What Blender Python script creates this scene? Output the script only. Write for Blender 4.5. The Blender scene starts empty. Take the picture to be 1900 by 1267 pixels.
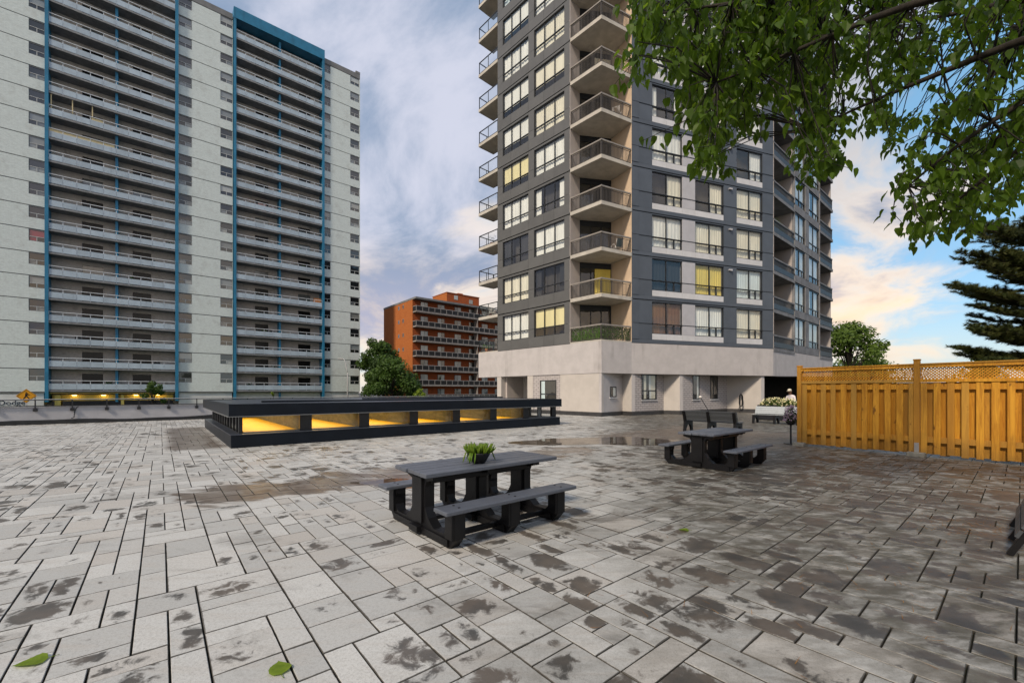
import bpy, math, random
from math import radians, sin, cos, pi
from mathutils import Vector, Matrix
R = random.Random(7)
C = bpy.context.scene.collection
SC = bpy.context.scene

# ------------------------------------------------------------------ camera, sky, sun, exposure
CAM_H = 1.65
cd = bpy.data.cameras.new('camera'); cam = bpy.data.objects.new('camera', cd); C.objects.link(cam)
cam.location = (0, 0, CAM_H); cam.rotation_euler = (radians(90), 0, 0)
cd.sensor_width = 36; cd.lens = 36 * 786 / 1900; cd.shift_y = 92.5 / 1900
cd.clip_start = 0.05; cd.clip_end = 3000
SC.camera = cam

SUN_AZ = radians(-146)      # measured from +Y towards +X: light comes over the left shoulder
SUN_EL = radians(42)
wd = bpy.data.worlds.new('World'); SC.world = wd; wd.use_nodes = True
SKY_OFF = (17.2, 15.7, 1.3)
def build_sky(nt):
    N, L = nt.nodes, nt.links
    N.clear()
    out = N.new('ShaderNodeOutputWorld'); bg = N.new('ShaderNodeBackground')
    L.new(bg.outputs[0], out.inputs[0]); bg.inputs[1].default_value = 1.08
    def math_(op, a, b=None, c=None, clamp=False):
        n = N.new('ShaderNodeMath'); n.operation = op; n.use_clamp = clamp
        for i, q in enumerate((a, b, c)):
            if q is None: continue
            if isinstance(q, (int, float)): n.inputs[i].default_value = q
            else: L.new(q, n.inputs[i])
        return n.outputs[0]
    def vmath(op, a, b=None):
        n = N.new('ShaderNodeVectorMath'); n.operation = op
        for i, q in enumerate((a, b)):
            if q is None: continue
            if isinstance(q, (tuple, list)): n.inputs[i].default_value = q
            else: L.new(q, n.inputs[i])
        return n
    def noise(v, scale, det=6, rough=.55, dist=0):
        n = N.new('ShaderNodeTexNoise'); L.new(v, n.inputs['Vector'])
        n.inputs['Scale'].default_value = scale; n.inputs['Detail'].default_value = det
        n.inputs['Roughness'].default_value = rough; n.inputs['Distortion'].default_value = dist
        return n.outputs['Fac']
    def smooth(x, a, b):
        n = N.new('ShaderNodeMapRange'); n.interpolation_type = 'SMOOTHSTEP'
        L.new(x, n.inputs[0]); n.inputs[1].default_value = a; n.inputs[2].default_value = b
        return n.outputs[0]
    def mix(f, a, b):
        n = N.new('ShaderNodeMix'); n.data_type = 'RGBA'
        if isinstance(f, (int, float)): n.inputs[0].default_value = f
        else: L.new(f, n.inputs[0])
        for i, q in ((6, a), (7, b)):
            if isinstance(q, (tuple, list)): n.inputs[i].default_value = (*q, 1)
            else: L.new(q, n.inputs[i])
        return n.outputs[2]
    sky = N.new('ShaderNodeTexSky'); sky.sky_type = 'NISHITA'; sky.sun_disc = False
    sky.sun_elevation = SUN_EL; sky.sun_rotation = SUN_AZ; sky.altitude = 80; sky.air_density = 1.1
    scl = vmath('SCALE', sky.outputs[0]); scl.inputs['Scale'].default_value = .085
    blue = mix(.55, scl.outputs[0], (.13, .31, .48))
    tc = N.new('ShaderNodeTexCoord'); d = vmath('NORMALIZE', tc.outputs['Generated']).outputs[0]
    sep = N.new('ShaderNodeSeparateXYZ'); L.new(d, sep.inputs[0])
    zz = math_('MAXIMUM', sep.outputs[2], 0.0)
    den = math_('ADD', zz, 0.30)
    cmb = N.new('ShaderNodeCombineXYZ')
    L.new(math_('DIVIDE', sep.outputs[0], den), cmb.inputs[0]); L.new(math_('DIVIDE', sep.outputs[1], den), cmb.inputs[1])
    pl = vmath('ADD', cmb.outputs[0], SKY_OFF).outputs[0]
    big = noise(pl, .70, 3, .5, .3)
    fine = noise(pl, 2.1, 8, .58, .6)
    dens = math_('ADD', math_('MULTIPLY', big, .68), math_('MULTIPLY', fine, .43))
    op = smooth(sep.outputs[0], .25, .70)            # the deck breaks up towards the east
    cov = math_('SUBTRACT', dens, math_('MULTIPLY', op, .095))
    mask = smooth(cov, .40, .50)
    shade = noise(vmath('ADD', pl, (1.7, 4.2, 0)).outputs[0], 1.5, 8, .60, .7)
    up = mix(smooth(shade, .38, .62), (.140, .190, .275), (.345, .36, .43))
    low = mix(smooth(shade, .36, .62), (.25, .255, .33), (.62, .46, .30))
    cl = mix(smooth(zz, .12, .36), low, up)
    edge = math_('MULTIPLY', smooth(cov, .40, .455), math_('SUBTRACT', 1.0, smooth(cov, .47, .55)))
    cl = mix(math_('MULTIPLY', edge, math_('SUBTRACT', .85, smooth(zz, .15, .85))), cl, (.58, .49, .40))
    col = mix(mask, blue, cl)
    hz = math_('SUBTRACT', 1.0, smooth(zz, .0, .17))
    col = mix(math_('MULTIPLY', hz, .6), col, (.42, .43, .40))
    L.new(col, bg.inputs[0])
build_sky(wd.node_tree)

sd = bpy.data.lights.new('sun', 'SUN'); sun = bpy.data.objects.new('sun', sd); C.objects.link(sun)
sd.energy = 2.2; sd.angle = radians(8); sd.color = (1.0, .84, .66)
sdir = Vector((sin(SUN_AZ) * cos(SUN_EL), cos(SUN_AZ) * cos(SUN_EL), sin(SUN_EL)))
sun.rotation_euler = sdir.to_track_quat('Z', 'Y').to_euler(); sun.location = (-30, -15, 40)

SC.view_settings.view_transform = 'Standard'; SC.view_settings.look = 'None'
SC.view_settings.exposure = 0.82; SC.view_settings.gamma = 1.0
try: SC.view_settings.use_curve_mapping = False
except Exception: pass
SC.render.engine = 'CYCLES'
SC.cycles.use_denoising = True
SC.cycles.max_bounces = 6; SC.cycles.transparent_max_bounces = 12; SC.cycles.glossy_bounces = 3
SC.cycles.diffuse_bounces = 3; SC.cycles.caustics_reflective = False; SC.cycles.caustics_refractive = False
SC.cycles.sample_clamp_indirect = 4

# ------------------------------------------------------------------ mesh helpers
U = (.7694, .6388)           # paving direction going away to the right
class Fr:                    # a vertical plane: s along it (to the right), d into the building, z up
    def __init__(s, o, d): s.o = o; l = math.hypot(*d); s.d = (d[0] / l, d[1] / l)
    def P(s, a, b, z): return (s.o[0] + s.d[0] * a - s.d[1] * b, s.o[1] + s.d[1] * a + s.d[0] * b, z)
    def ang(s): return math.atan2(s.d[1], s.d[0])
W0 = Fr((0, 0), (1, 0))
UV = Fr((0, 0), U)
def at(x, y, Y):             # a point seen at (x, y) that stands Y metres away
    return Vector(((x - 950) / 786 * Y, Y, CAM_H + (726 - y) * Y / 786))

class MB:
    def __init__(s): s.v = []; s.f = []
    def add(s, vs, fs):
        n = len(s.v); s.v += [tuple(q) for q in vs]; s.f += [tuple(i + n for i in f) for f in fs]; return s
    def box(s, s0, s1, d0, d1, z0, z1, fr=W0):
        p = [fr.P(a, b, z) for z in (z0, z1) for (a, b) in ((s0, d0), (s1, d0), (s1, d1), (s0, d1))]
        return s.add(p, [(3, 2, 1, 0), (4, 5, 6, 7), (0, 1, 5, 4), (1, 2, 6, 5), (2, 3, 7, 6), (3, 0, 4, 7)])
    def cbox(s, s0, s1, d0, d1, z0, z1, c=.01, fr=W0):      # a box with chamfered upright and top edges
        def ring(e, z): return [fr.P(a, b, z) for (a, b) in ((s0+e+c, d0+e), (s1-e-c, d0+e), (s1-e, d0+e+c), (s1-e, d1-e-c), (s1-e-c, d1-e), (s0+e+c, d1-e), (s0+e, d1-e-c), (s0+e, d0+e+c))]
        v = ring(c, z0) + ring(0, z0 + c) + ring(0, z1 - c) + ring(c, z1)
        f = [tuple(range(7, -1, -1)), tuple(range(24, 32))]
        for k in range(3):
            for i in range(8): f.append((k*8+i, k*8+(i+1) % 8, k*8+8+(i+1) % 8, k*8+8+i))
        return s.add(v, f)
    def prism(s, pts, z0, z1):
        a = sum(pts[i][0] * pts[(i+1) % len(pts)][1] - pts[(i+1) % len(pts)][0] * pts[i][1] for i in range(len(pts)))
        if a < 0: pts = pts[::-1]
        n = len(pts)
        return s.add([(p[0], p[1], z0) for p in pts] + [(p[0], p[1], z1) for p in pts],
                     [tuple(range(n - 1, -1, -1)), tuple(range(n, 2 * n))] + [(i, (i+1) % n, n + (i+1) % n, n + i) for i in range(n)])
    def plate(s, prof, a0, a1, fr=W0, along='s'):           # profile in (d, z) swept along s, or in (s, z) swept along d
        n = len(prof)
        P = (lambda q, t: fr.P(t, q[0], q[1])) if along == 's' else (lambda q, t: fr.P(q[0], t, q[1]))
        v = [P(q, a0) for q in prof] + [P(q, a1) for q in prof]
        return s.add(v, [tuple(range(n)), tuple(range(2*n-1, n-1, -1))] + [(i, n + i, n + (i+1) % n, (i+1) % n) for i in range(n)])
    def pane(s, s0, s1, z0, z1, d, fr=W0):
        return s.add([fr.P(s0, d, z0), fr.P(s1, d, z0), fr.P(s1, d, z1), fr.P(s0, d, z1)], [(0, 1, 2, 3)])
    def tube(s, pts, rad, n=6, cap=True):
        pts = [Vector(p) for p in pts]
        if isinstance(rad, (int, float)): rad = [rad] * len(pts)
        base = len(s.v); prev = None
        for i, p in enumerate(pts):
            t = (pts[min(i+1, len(pts)-1)] - pts[max(i-1, 0)]).normalized()
            if prev is None: x = t.orthogonal().normalized()
            else: x = (prev - t * prev.dot(t)).normalized()
            prev = x; y = t.cross(x)
            s.v += [tuple(p + (x * cos(2*pi*k/n) + y * sin(2*pi*k/n)) * rad[i]) for k in range(n)]
        for i in range(len(pts) - 1):
            for k in range(n):
                a = base + i*n; s.f.append((a+k, a+(k+1) % n, a+n+(k+1) % n, a+n+k))
        if cap:
            s.f.append(tuple(base + k for k in range(n-1, -1, -1))); e = base + (len(pts)-1)*n; s.f.append(tuple(e + k for k in range(n)))
        return s
    def lathe(s, prof, n=16, c=(0, 0)):
        b = len(s.v)
        for (r, z) in prof: s.v += [(c[0] + r*cos(2*pi*k/n), c[1] + r*sin(2*pi*k/n), z) for k in range(n)]
        for i in range(len(prof)-1):
            for k in range(n): s.f.append((b+i*n+k, b+i*n+(k+1) % n, b+(i+1)*n+(k+1) % n, b+(i+1)*n+k))
        s.f.append(tuple(b+k for k in range(n-1, -1, -1))); e = b+(len(prof)-1)*n; s.f.append(tuple(e+k for k in range(n)))
        return s
    def mesh(s, name, m, smooth=False):
        me = bpy.data.meshes.new(name); me.from_pydata(s.v, [], s.f)
        if m is not None: me.materials.append(m)
        if smooth: me.polygons.foreach_set('use_smooth', [True] * len(me.polygons))
        me.update(); return me

def link(name, me, parent=None, loc=(0, 0, 0), kind=None):
    o = bpy.data.objects.new(name, me); C.objects.link(o)
    if parent is not None: o.parent = parent
    o.location = loc
    if kind: o['kind'] = kind
    return o
def tag(o, label, cat, group=None):
    o['label'] = label; o['category'] = cat
    if group: o['group'] = group
    return o
def thing(name, label, cat, loc=(0, 0, 0), rz=0, group=None):
    e = bpy.data.objects.new(name, None); C.objects.link(e); e.empty_display_size = .2
    e.location = loc; e.rotation_euler = (0, 0, rz)
    return tag(e, label, cat, group)
def wpart(name, mb, m, th, dz=0, smooth=False):     # part of a thing whose mesh is written in world coordinates
    me = mb.mesh(name, m, smooth) if isinstance(mb, MB) else mb
    l = th.location
    return link(name, me, th, (-l[0], -l[1], -l[2] + dz))
def lpart(name, mb, m, th, smooth=False, loc=(0, 0, 0)):
    return link(name, mb.mesh(name, m, smooth) if isinstance(mb, MB) else mb, th, loc)
def copy_tree(o, parent=None):
    c = o.copy(); C.objects.link(c)
    if parent is not None: c.parent = parent
    for ch in list(o.children): copy_tree(ch, c)
    return c

# ------------------------------------------------------------------ materials
class NT:
    def __init__(s, name):
        s.m = bpy.data.materials.new(name); s.m.use_nodes = True; s.t = s.m.node_tree; s.N = s.t.nodes; s.L = s.t.links
        s.b = s.N['Principled BSDF']; s.out = s.N['Material Output']
    def set(s, n, k, val):
        if val is None: return
        if hasattr(val, 'is_linked') or isinstance(val, bpy.types.NodeSocket): s.L.new(val, n.inputs[k])
        else:
            if isinstance(val, (tuple, list)) and n.inputs[k].type == 'RGBA' and len(val) == 3: val = (*val, 1)
            n.inputs[k].default_value = val
    def pos(s): return s.N.new('ShaderNodeNewGeometry').outputs['Position']
    def mapv(s, v, rot=0, scale=(1, 1, 1), loc=(0, 0, 0)):
        n = s.N.new('ShaderNodeMapping'); s.L.new(v, n.inputs[0]); n.inputs['Rotation'].default_value = (0, 0, rot)
        n.inputs['Scale'].default_value = scale; n.inputs['Location'].default_value = loc; return n.outputs[0]
    def noise(s, v, scale, det=4, rough=.55, dist=0, out='Fac'):
        n = s.N.new('ShaderNodeTexNoise'); s.L.new(v, n.inputs['Vector']); n.inputs['Scale'].default_value = scale
        n.inputs['Detail'].default_value = det; n.inputs['Roughness'].default_value = rough; n.inputs['Distortion'].default_value = dist
        return n.outputs[out]
    def math(s, op, a, b=None, clamp=False):
        n = s.N.new('ShaderNodeMath'); n.operation = op; n.use_clamp = clamp; s.set(n, 0, a); s.set(n, 1, b); return n.outputs[0]
    def step(s, x, a, b, lo=0, hi=1):
        n = s.N.new('ShaderNodeMapRange'); n.interpolation_type = 'SMOOTHSTEP'; s.L.new(x, n.inputs[0])
        n.inputs[1].default_value = a; n.inputs[2].default_value = b; n.inputs[3].default_value = lo; n.inputs[4].default_value = hi; return n.outputs[0]
    def mix(s, f, a, b, mode='MIX'):
        n = s.N.new('ShaderNodeMix'); n.data_type = 'RGBA'; n.blend_type = mode; s.set(n, 0, f); s.set(n, 6, a); s.set(n, 7, b); return n.outputs[2]
    def bump(s, h, strength=.3, dist=.01):
        n = s.N.new('ShaderNodeBump'); s.L.new(h, n.inputs['Height']); n.inputs['Strength'].default_value = strength
        n.inputs['Distance'].default_value = dist; s.L.new(n.outputs[0], s.b.inputs['Normal']); return n
    def attr(s, name, out='Color'):
        n = s.N.new('ShaderNodeAttribute'); n.attribute_name = name; return n.outputs[out]
    def sep(s, v):
        n = s.N.new('ShaderNodeSeparateXYZ'); s.L.new(v, n.inputs[0]); return n.outputs
    def orand(s): return s.N.new('ShaderNodeObjectInfo').outputs['Random']

def surf(name, col, rough=.6, var=.25, scale=3, bump=0, bscale=40, spec=.4, metal=0, streak=0, col2=None, streakcol=None, orand=0, stretch=(1, 1, 1), bdist=.01):
    n = NT(name); p = n.pos()
    f = n.noise(n.mapv(p, 0, stretch), scale, 6, .6)
    c2 = col2 or tuple(q * (1 - var) for q in col)
    c = n.mix(n.step(f, .35, .65), col, c2)
    if streak:
        st = n.noise(n.mapv(p, 0, (1, 1, .06)), 1.6, 5, .65)
        pat = n.noise(p, .35, 3)
        c = n.mix(n.math('MULTIPLY', n.step(st, .52, .72), n.math('MULTIPLY', n.step(pat, .40, .62), streak)), c, streakcol or tuple(q * .45 for q in col))
    if orand:
        h = n.N.new('ShaderNodeHueSaturation'); n.set(h, 'Color', c)
        n.L.new(n.math('ADD', n.math('MULTIPLY', n.orand(), 2 * orand), 1 - orand), h.inputs['Value']); c = h.outputs[0]
    n.set(n.b, 'Base Color', c); n.b.inputs['Roughness'].default_value = rough
    n.b.inputs['Specular IOR Level'].default_value = spec; n.b.inputs['Metallic'].default_value = metal
    if bump: n.bump(n.noise(n.mapv(p, 0, stretch), bscale, 5, .65), bump, bdist)
    return n.m

def both_sides(n, fr, ior):        # a pane is one sheet: the same reflection seen from either side
    bf = n.N.new('ShaderNodeNewGeometry').outputs['Backfacing']
    n.L.new(n.math('ADD', ior, n.math('MULTIPLY', bf, 1 / ior - ior)), fr.inputs[0])

def glass(name, tint=(.96, .98, .97), ior=1.52, rough=.01):
    n = NT(name); N, L = n.N, n.L
    tr = N.new('ShaderNodeBsdfTransparent'); tr.inputs[0].default_value = (*tint, 1)
    gl = N.new('ShaderNodeBsdfGlossy'); gl.inputs['Roughness'].default_value = rough
    wv = n.N.new('ShaderNodeBump'); L.new(n.noise(n.pos(), .9, 2), wv.inputs['Height']); wv.inputs['Strength'].default_value = .05; wv.inputs['Distance'].default_value = .2
    L.new(wv.outputs[0], gl.inputs['Normal'])
    fr = N.new('ShaderNodeFresnel'); both_sides(n, fr, ior)
    mx = N.new('ShaderNodeMixShader'); L.new(n.math('ADD', n.math('MULTIPLY', fr.outputs[0], 1.25), .03, True), mx.inputs[0])
    L.new(tr.outputs[0], mx.inputs[1]); L.new(gl.outputs[0], mx.inputs[2]); L.new(mx.outputs[0], n.out.inputs[0])
    n.b.inputs['Roughness'].default_value = .1
    return n.m

def leafmat(name, col, col2, trans=.35, rough=.45, tcol=None, sat=.0):
    n = NT(name); N, L = n.N, n.L
    p = n.pos(); f = n.noise(p, 6, 2); a = n.attr('rnd')
    sp = n.sep(a)
    c = n.mix(n.math('ADD', n.math('MULTIPLY', sp[0], .7), n.math('MULTIPLY', f, .3)), col, col2)
    n.set(n.b, 'Base Color', c); n.b.inputs['Roughness'].default_value = rough; n.b.inputs['Specular IOR Level'].default_value = .25
    t = N.new('ShaderNodeBsdfTranslucent'); L.new(n.mix(.5, c, tcol or tuple(q * 1.8 for q in col2)), t.inputs[0])
    mx = N.new('ShaderNodeMixShader'); mx.inputs[0].default_value = trans
    L.new(n.b.outputs[0], mx.inputs[1]); L.new(t.outputs[0], mx.inputs[2]); L.new(mx.outputs[0], n.out.inputs[0])
    return n.m

def emit(name, col, s):
    n = NT(name); n.set(n.b, 'Base Color', col); n.set(n.b, 'Emission Color', col); n.b.inputs['Emission Strength'].default_value = s; return n.m

def lowp0(n, p): return n.noise(p, .22, 3, .6, .3)
def paver_mat():
    n = NT('concrete_paver'); p = n.pos(); a = n.sep(n.attr('rnd')); lv = n.attr('loc', 'Vector'); q = n.sep(lv); w = n.sep(p)
    base = n.mix(n.step(a[0], .15, .85), (.39, .40, .39), (.50, .51, .495))
    base = n.mix(n.step(a[1], .66, .97, 0, .45), base, (.42, .385, .34))
    # cast-in streaky clouding of the slab, turned with the paving
    st = n.noise(n.mapv(p, -UV.ang(), (1.2, 6.5, 1)), 1.6, 6, .6, .4)
    base = n.mix(n.step(st, .45, .75, 0, .45), base, (.40, .37, .33))
    gr = n.noise(p, 46, 5, .75)
    base = n.mix(n.step(gr, .42, .70, 0, .42), base, (.22, .215, .20))
    gr2 = n.noise(p, 150, 3, .75)
    base = n.mix(n.step(gr2, .53, .68, 0, .6), base, (.13, .125, .115))
    # soil and algae gathers towards the trees on the east side
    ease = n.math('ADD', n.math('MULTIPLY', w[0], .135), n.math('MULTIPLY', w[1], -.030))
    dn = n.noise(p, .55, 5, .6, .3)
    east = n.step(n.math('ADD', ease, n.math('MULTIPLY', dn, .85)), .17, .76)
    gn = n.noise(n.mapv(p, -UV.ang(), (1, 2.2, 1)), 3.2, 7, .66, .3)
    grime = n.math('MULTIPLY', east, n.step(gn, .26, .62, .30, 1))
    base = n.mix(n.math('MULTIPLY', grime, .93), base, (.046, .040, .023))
    # broad damp that runs across the joints
    run = n.noise(n.mapv(p, -UV.ang(), (.8, 1.5, 1)), 1.15, 7, .68, .7); near = n.step(n.math('ADD', n.math('MULTIPLY', w[0], .05), n.math('MULTIPLY', lowp0(n, p), .5)), .22, .45)
    base = n.mix(n.math('MULTIPLY', n.step(run, .53, .66), n.math('ADD', .28, n.math('MULTIPLY', near, .58))), base, (.056, .045, .033))
    # damp drying patch in the middle of some slabs
    ox = n.math('ADD', q[0], n.math('MULTIPLY', n.math('SUBTRACT', a[1], .5), .5)); oy = n.math('ADD', q[1], n.math('MULTIPLY', n.math('SUBTRACT', a[0], .5), .5))
    r2 = n.math('ADD', n.math('MULTIPLY', ox, ox), n.math('MULTIPLY', oy, oy))
    pn = n.noise(p, 7.5, 6, .68, .5); pn2 = n.noise(p, 2.3, 4, .6)
    damp = n.math('ADD', n.math('MULTIPLY', pn, 1.35), n.math('SUBTRACT', n.math('MULTIPLY', n.math('SUBTRACT', .14, r2), 1.3), .25))
    lowp = n.noise(p, .30, 3, .6, .4)
    amount = n.math('ADD', n.math('ADD', n.math('MULTIPLY', a[2], .33), n.math('MULTIPLY', lowp, .78)), n.math('MULTIPLY', east, .17))
    dm = n.math('ADD', n.math('MULTIPLY', damp, .6), amount)
    wet = n.step(dm, .905, 1.03)
    # rain-wet sheets: one beside the skylight, one trailing off across the middle
    uvp = n.sep(n.mapv(p, -UV.ang()))
    wn = n.noise(n.mapv(p, -UV.ang(), (.5, 1.6, 1)), 1.3, 5, .62, .6)
    def sheet(u0, u1, v0, v1, so):
        e = n.math('MINIMUM', n.math('MINIMUM', n.math('SUBTRACT', uvp[0], u0), n.math('SUBTRACT', u1, uvp[0])),
                   n.math('MINIMUM', n.math('SUBTRACT', uvp[1], v0), n.math('SUBTRACT', v1, uvp[1])))
        return n.step(n.math('ADD', e, n.math('MULTIPLY', n.math('SUBTRACT', wn, .5), so)), -.05, .28)
    s1 = sheet(.10, 1.55, 14.9, 24.5, .5)
    s2 = sheet(.4, 9.5, 7.4, 8.9, 3.6)
    s3 = sheet(12.0, 19.0, 4.2, 10.5, 5.0)
    sheets = n.math('MAXIMUM', s1, n.math('MAXIMUM', s2, n.math('MULTIPLY', s3, .75)))
    wc = n.mix(n.step(pn2, .35, .65), (.072, .056, .042), (.022, .020, .017))
    base = n.mix(n.math('MULTIPLY', wet, .88), base, wc)
    base = n.mix(n.math('MULTIPLY', sheets, n.step(wn, .3, .7, .55, .92)), base, (.11, .078, .055))
    # dark rim painted on the slab edges so sunlit chamfers read as joints
    eq = n.math('MAXIMUM', n.math('ABSOLUTE', q[0]), n.math('ABSOLUTE', q[1]))
    base = n.mix(n.step(n.math('ADD', eq, n.math('MULTIPLY', n.math('SUBTRACT', pn, .5), .03)), .485, .495, 0, .9), base, (.040, .036, .028))
    n.set(n.b, 'Base Color', base)
    dry = n.math('MAXIMUM', n.math('MULTIPLY', wet, .35), n.math('MULTIPLY', sheets, .75))
    n.set(n.b, 'Roughness', n.math('SUBTRACT', .56, n.math('MULTIPLY', dry, .36)))
    n.b.inputs['Specular IOR Level'].default_value = .5
    n.bump(n.math('ADD', n.math('MULTIPLY', gr, .5), n.math('MULTIPLY', gr2, .5)), .35, .004)
    return n.m

def wood_mat():
    n = NT('stained_cedar'); p = n.pos(); r = n.orand()
    off = n.N.new('ShaderNodeCombineXYZ'); n.L.new(n.math('MULTIPLY', r, 40), off.inputs[0]); n.L.new(n.math('MULTIPLY', r, 23), off.inputs[2])
    va = n.N.new('ShaderNodeVectorMath'); n.L.new(p, va.inputs[0]); n.L.new(off.outputs[0], va.inputs[1])
    g = n.noise(n.mapv(va.outputs[0], 0, (1, 1, .07)), 16, 7, .62, 1.2)
    c = n.mix(n.step(g, .32, .70), (.70, .345, .032), (.44, .185, .014))
    c = n.mix(n.step(r, .5, 1.0, 0, .75), c, (.42, .24, .05)); r3 = n.N.new('ShaderNodeTexWhiteNoise'); r3.noise_dimensions = '1D'; n.L.new(r, r3.inputs['W']); c = n.mix(n.step(r3.outputs['Value'], .55, 1.0, 0, .5), c, (.42, .17, .014))
    k = n.noise(n.mapv(va.outputs[0], 0, (1, 1, .6)), 5.5, 2)
    c = n.mix(n.step(k, .66, .74, 0, .85), c, (.13, .045, .008))
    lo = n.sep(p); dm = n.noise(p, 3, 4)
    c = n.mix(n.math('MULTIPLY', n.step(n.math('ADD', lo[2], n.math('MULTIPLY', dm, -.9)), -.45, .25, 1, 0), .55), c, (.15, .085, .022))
    n.set(n.b, 'Base Color', c); n.b.inputs['Roughness'].default_value = .58; n.b.inputs['Specular IOR Level'].default_value = .3
    n.bump(g, .25, .006); return n.m

def plank_mat(name, c1, c2, ang, rough=.45, spec=.5):
    n = NT(name); p = n.pos()
    g = n.noise(n.mapv(p, -ang, (1.2, 26, 26)), 2.2, 6, .7, .3); f = n.noise(p, 3.0, 5, .6)
    c = n.mix(n.step(g, .3, .7), c1, c2); c = n.mix(n.step(f, .55, .75, 0, .5), c, tuple(q * .5 for q in c1))
    c = n.mix(n.step(n.orand(), .2, 1.0, 0, .45), c, tuple(q * .62 for q in c1)); sc = n.noise(p, 34, 3, .7); c = n.mix(n.step(sc, .66, .76, 0, .35), c, tuple(q * 2.2 for q in c2))
    n.set(n.b, 'Base Color', c); n.set(n.b, 'Roughness', n.step(f, .3, .7, rough - .1, rough + .15)); n.b.inputs['Specular IOR Level'].default_value = spec
    n.bump(g, .25, .004); return n.m

def brickmat(name, c1, c2, mortar, ang, scale=1.0, bump=.3, stainc=None, stain=.5):
    n = NT(name); p = n.pos(); m = n.mapv(p, -ang); q = n.sep(m)
    cb = n.N.new('ShaderNodeCombineXYZ'); n.L.new(q[0], cb.inputs[0]); n.L.new(q[2], cb.inputs[1])
    b = n.N.new('ShaderNodeTexBrick'); n.L.new(cb.outputs[0], b.inputs['Vector']); b.inputs['Scale'].default_value = scale
    b.inputs['Color1'].default_value = (*c1, 1); b.inputs['Color2'].default_value = (*c2, 1); b.inputs['Mortar'].default_value = (*mortar, 1)
    b.inputs['Brick Width'].default_value = .24; b.inputs['Row Height'].default_value = .08; b.inputs['Mortar Size'].default_value = .008
    f = n.noise(n.mapv(p, 0, (1, 1, .8)), .8, 7, .7); c = b.outputs['Color']
    g = n.noise(n.mapv(m, 0, (2.2, 1, 6)), 1.6, 4, .7)
    c = n.mix(n.step(g, .42, .72, 0, .35), c, tuple(x * .55 for x in c1))
    c = n.mix(n.step(f, .5, .72, 0, stain), c, stainc or tuple(x * .5 for x in c1))
    n.set(n.b, 'Base Color', c); n.b.inputs['Roughness'].default_value = .85; n.b.inputs['Specular IOR Level'].default_value = .2
    n.bump(b.outputs['Fac'], -bump, .01); return n.m

M = {}; Lang = math.atan2(-.730, .683)
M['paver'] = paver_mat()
M['joint'] = surf('joint_sand', (.030, .026, .020), .9, .5, 12, col2=(.016, .022, .010))
M['asphalt'] = surf('asphalt', (.055, .055, .058), .85, .3, .6)
M['grass'] = surf('lawn', (.05, .085, .02), .9, .4, .8)
M['wood'] = wood_mat()
M['footing'] = surf('concrete_footing', (.28, .27, .23), .8, .3, 9, .3)
M['galv'] = surf('galvanised_steel', (.5, .5, .5), .35, .1, 9, metal=.9)
ua = UV.ang()
M['plank'] = plank_mat('recycled_plank', (.085, .097, .122), (.115, .130, .158), ua)
M['plank2'] = plank_mat('bench_slat_plank', (.062, .070, .078), (.085, .095, .105), ua + pi/2, .4)
M['pale_slat'] = plank_mat('pale_grey_slat', (.33, .37, .39), (.42, .46, .48), ua + pi/2, .45)
M['black'] = surf('black_moulded_plastic', (.0055, .0055, .0065), .45, .4, 5, .25, 60, .3)
M['blackmetal'] = surf('black_painted_metal', (.016, .018, .022), .35, .3, 5)
M['navy'] = surf('dark_cladding', (.008, .012, .019), .38, .25, 1.6, spec=.16, streak=.4, streakcol=(.015, .019, .025))
M['navytop'] = surf('dark_roof_sheet', (.045, .055, .075), .34, .35, .7, spec=.5)
M['yellow'] = surf('yellow_painted_deck', (.80, .49, .006), .5, .06, 2)
M['fin'] = surf('olive_concrete_fin', (.13, .125, .08), .8, .4, 2, stretch=(1, 1, 4))  # grey concrete, yellow light off the deck mixed in as olive
M['lampwarm'] = emit('warm_tube', (1, .80, .42), 1.2)
M['lampyel'] = emit('lobby_lamp', (1, .66, .16), 8.0)
M['parapet'] = surf('painted_parapet', (.40, .405, .43), .75, .15, 1.2, .1, 60, streak=.35, streakcol=(.25, .25, .26))
M['flash'] = surf('black_membrane_flashing', (.016, .018, .021), .5, .4, 2, .4, 8)
# slab block (A)
M['A_wall'] = brickmat('pale_glazed_brick', (.71, .78, .765), (.63, .70, .685), (.49, .55, .54), ua, 1, .2, (.36, .37, .35), .35)
M['A_rec'] = brickmat('recess_brick', (.62, .585, .55), (.53, .495, .465), (.40, .38, .36), ua, 1, .2, (.17, .155, .14), .5)
M['A_band'] = surf('slab_edge_band', (.12, .125, .135), .8, .25, 2)
M['A_slab'] = surf('balcony_slab_edge', (.24, .25, .26), .8, .25, 2, streak=.5)
M['A_panel'] = surf('grey_blue_balcony_panel', (.40, .49, .57), .55, .12, 1.2, streak=.4, orand=.10)
M['A_rail'] = surf('pale_rail', (.66, .70, .74), .45, .1, 2)
M['A_blue'] = surf('teal_blue_paint', (.022, .19, .34), .5, .22, .8, streak=.5, streakcol=(.012, .085, .15))
M['A_frame'] = surf('aluminium_frame', (.16, .17, .175), .4, .1, 3)
M['A_winbar'] = surf('window_bar', (.45, .47, .47), .4, .1, 3)
M['A_fascia'] = surf('grey_roof_edge', (.19, .195, .20), .7, .2, 1)
def flatglass(name, c, r=.06, spec=.9):
    n = NT(name); n.set(n.b, 'Base Color', n.mix(n.orand(), c, tuple(q * .45 for q in c))); n.b.inputs['Roughness'].default_value = r
    n.b.inputs['Specular IOR Level'].default_value = spec; n.b.inputs['IOR'].default_value = 1.65
    wv = n.bump(n.noise(n.pos(), .7, 2), .04, .2); return n.m
M['gl_dark'] = flatglass('dark_window_glass', (.012, .015, .018))
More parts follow.
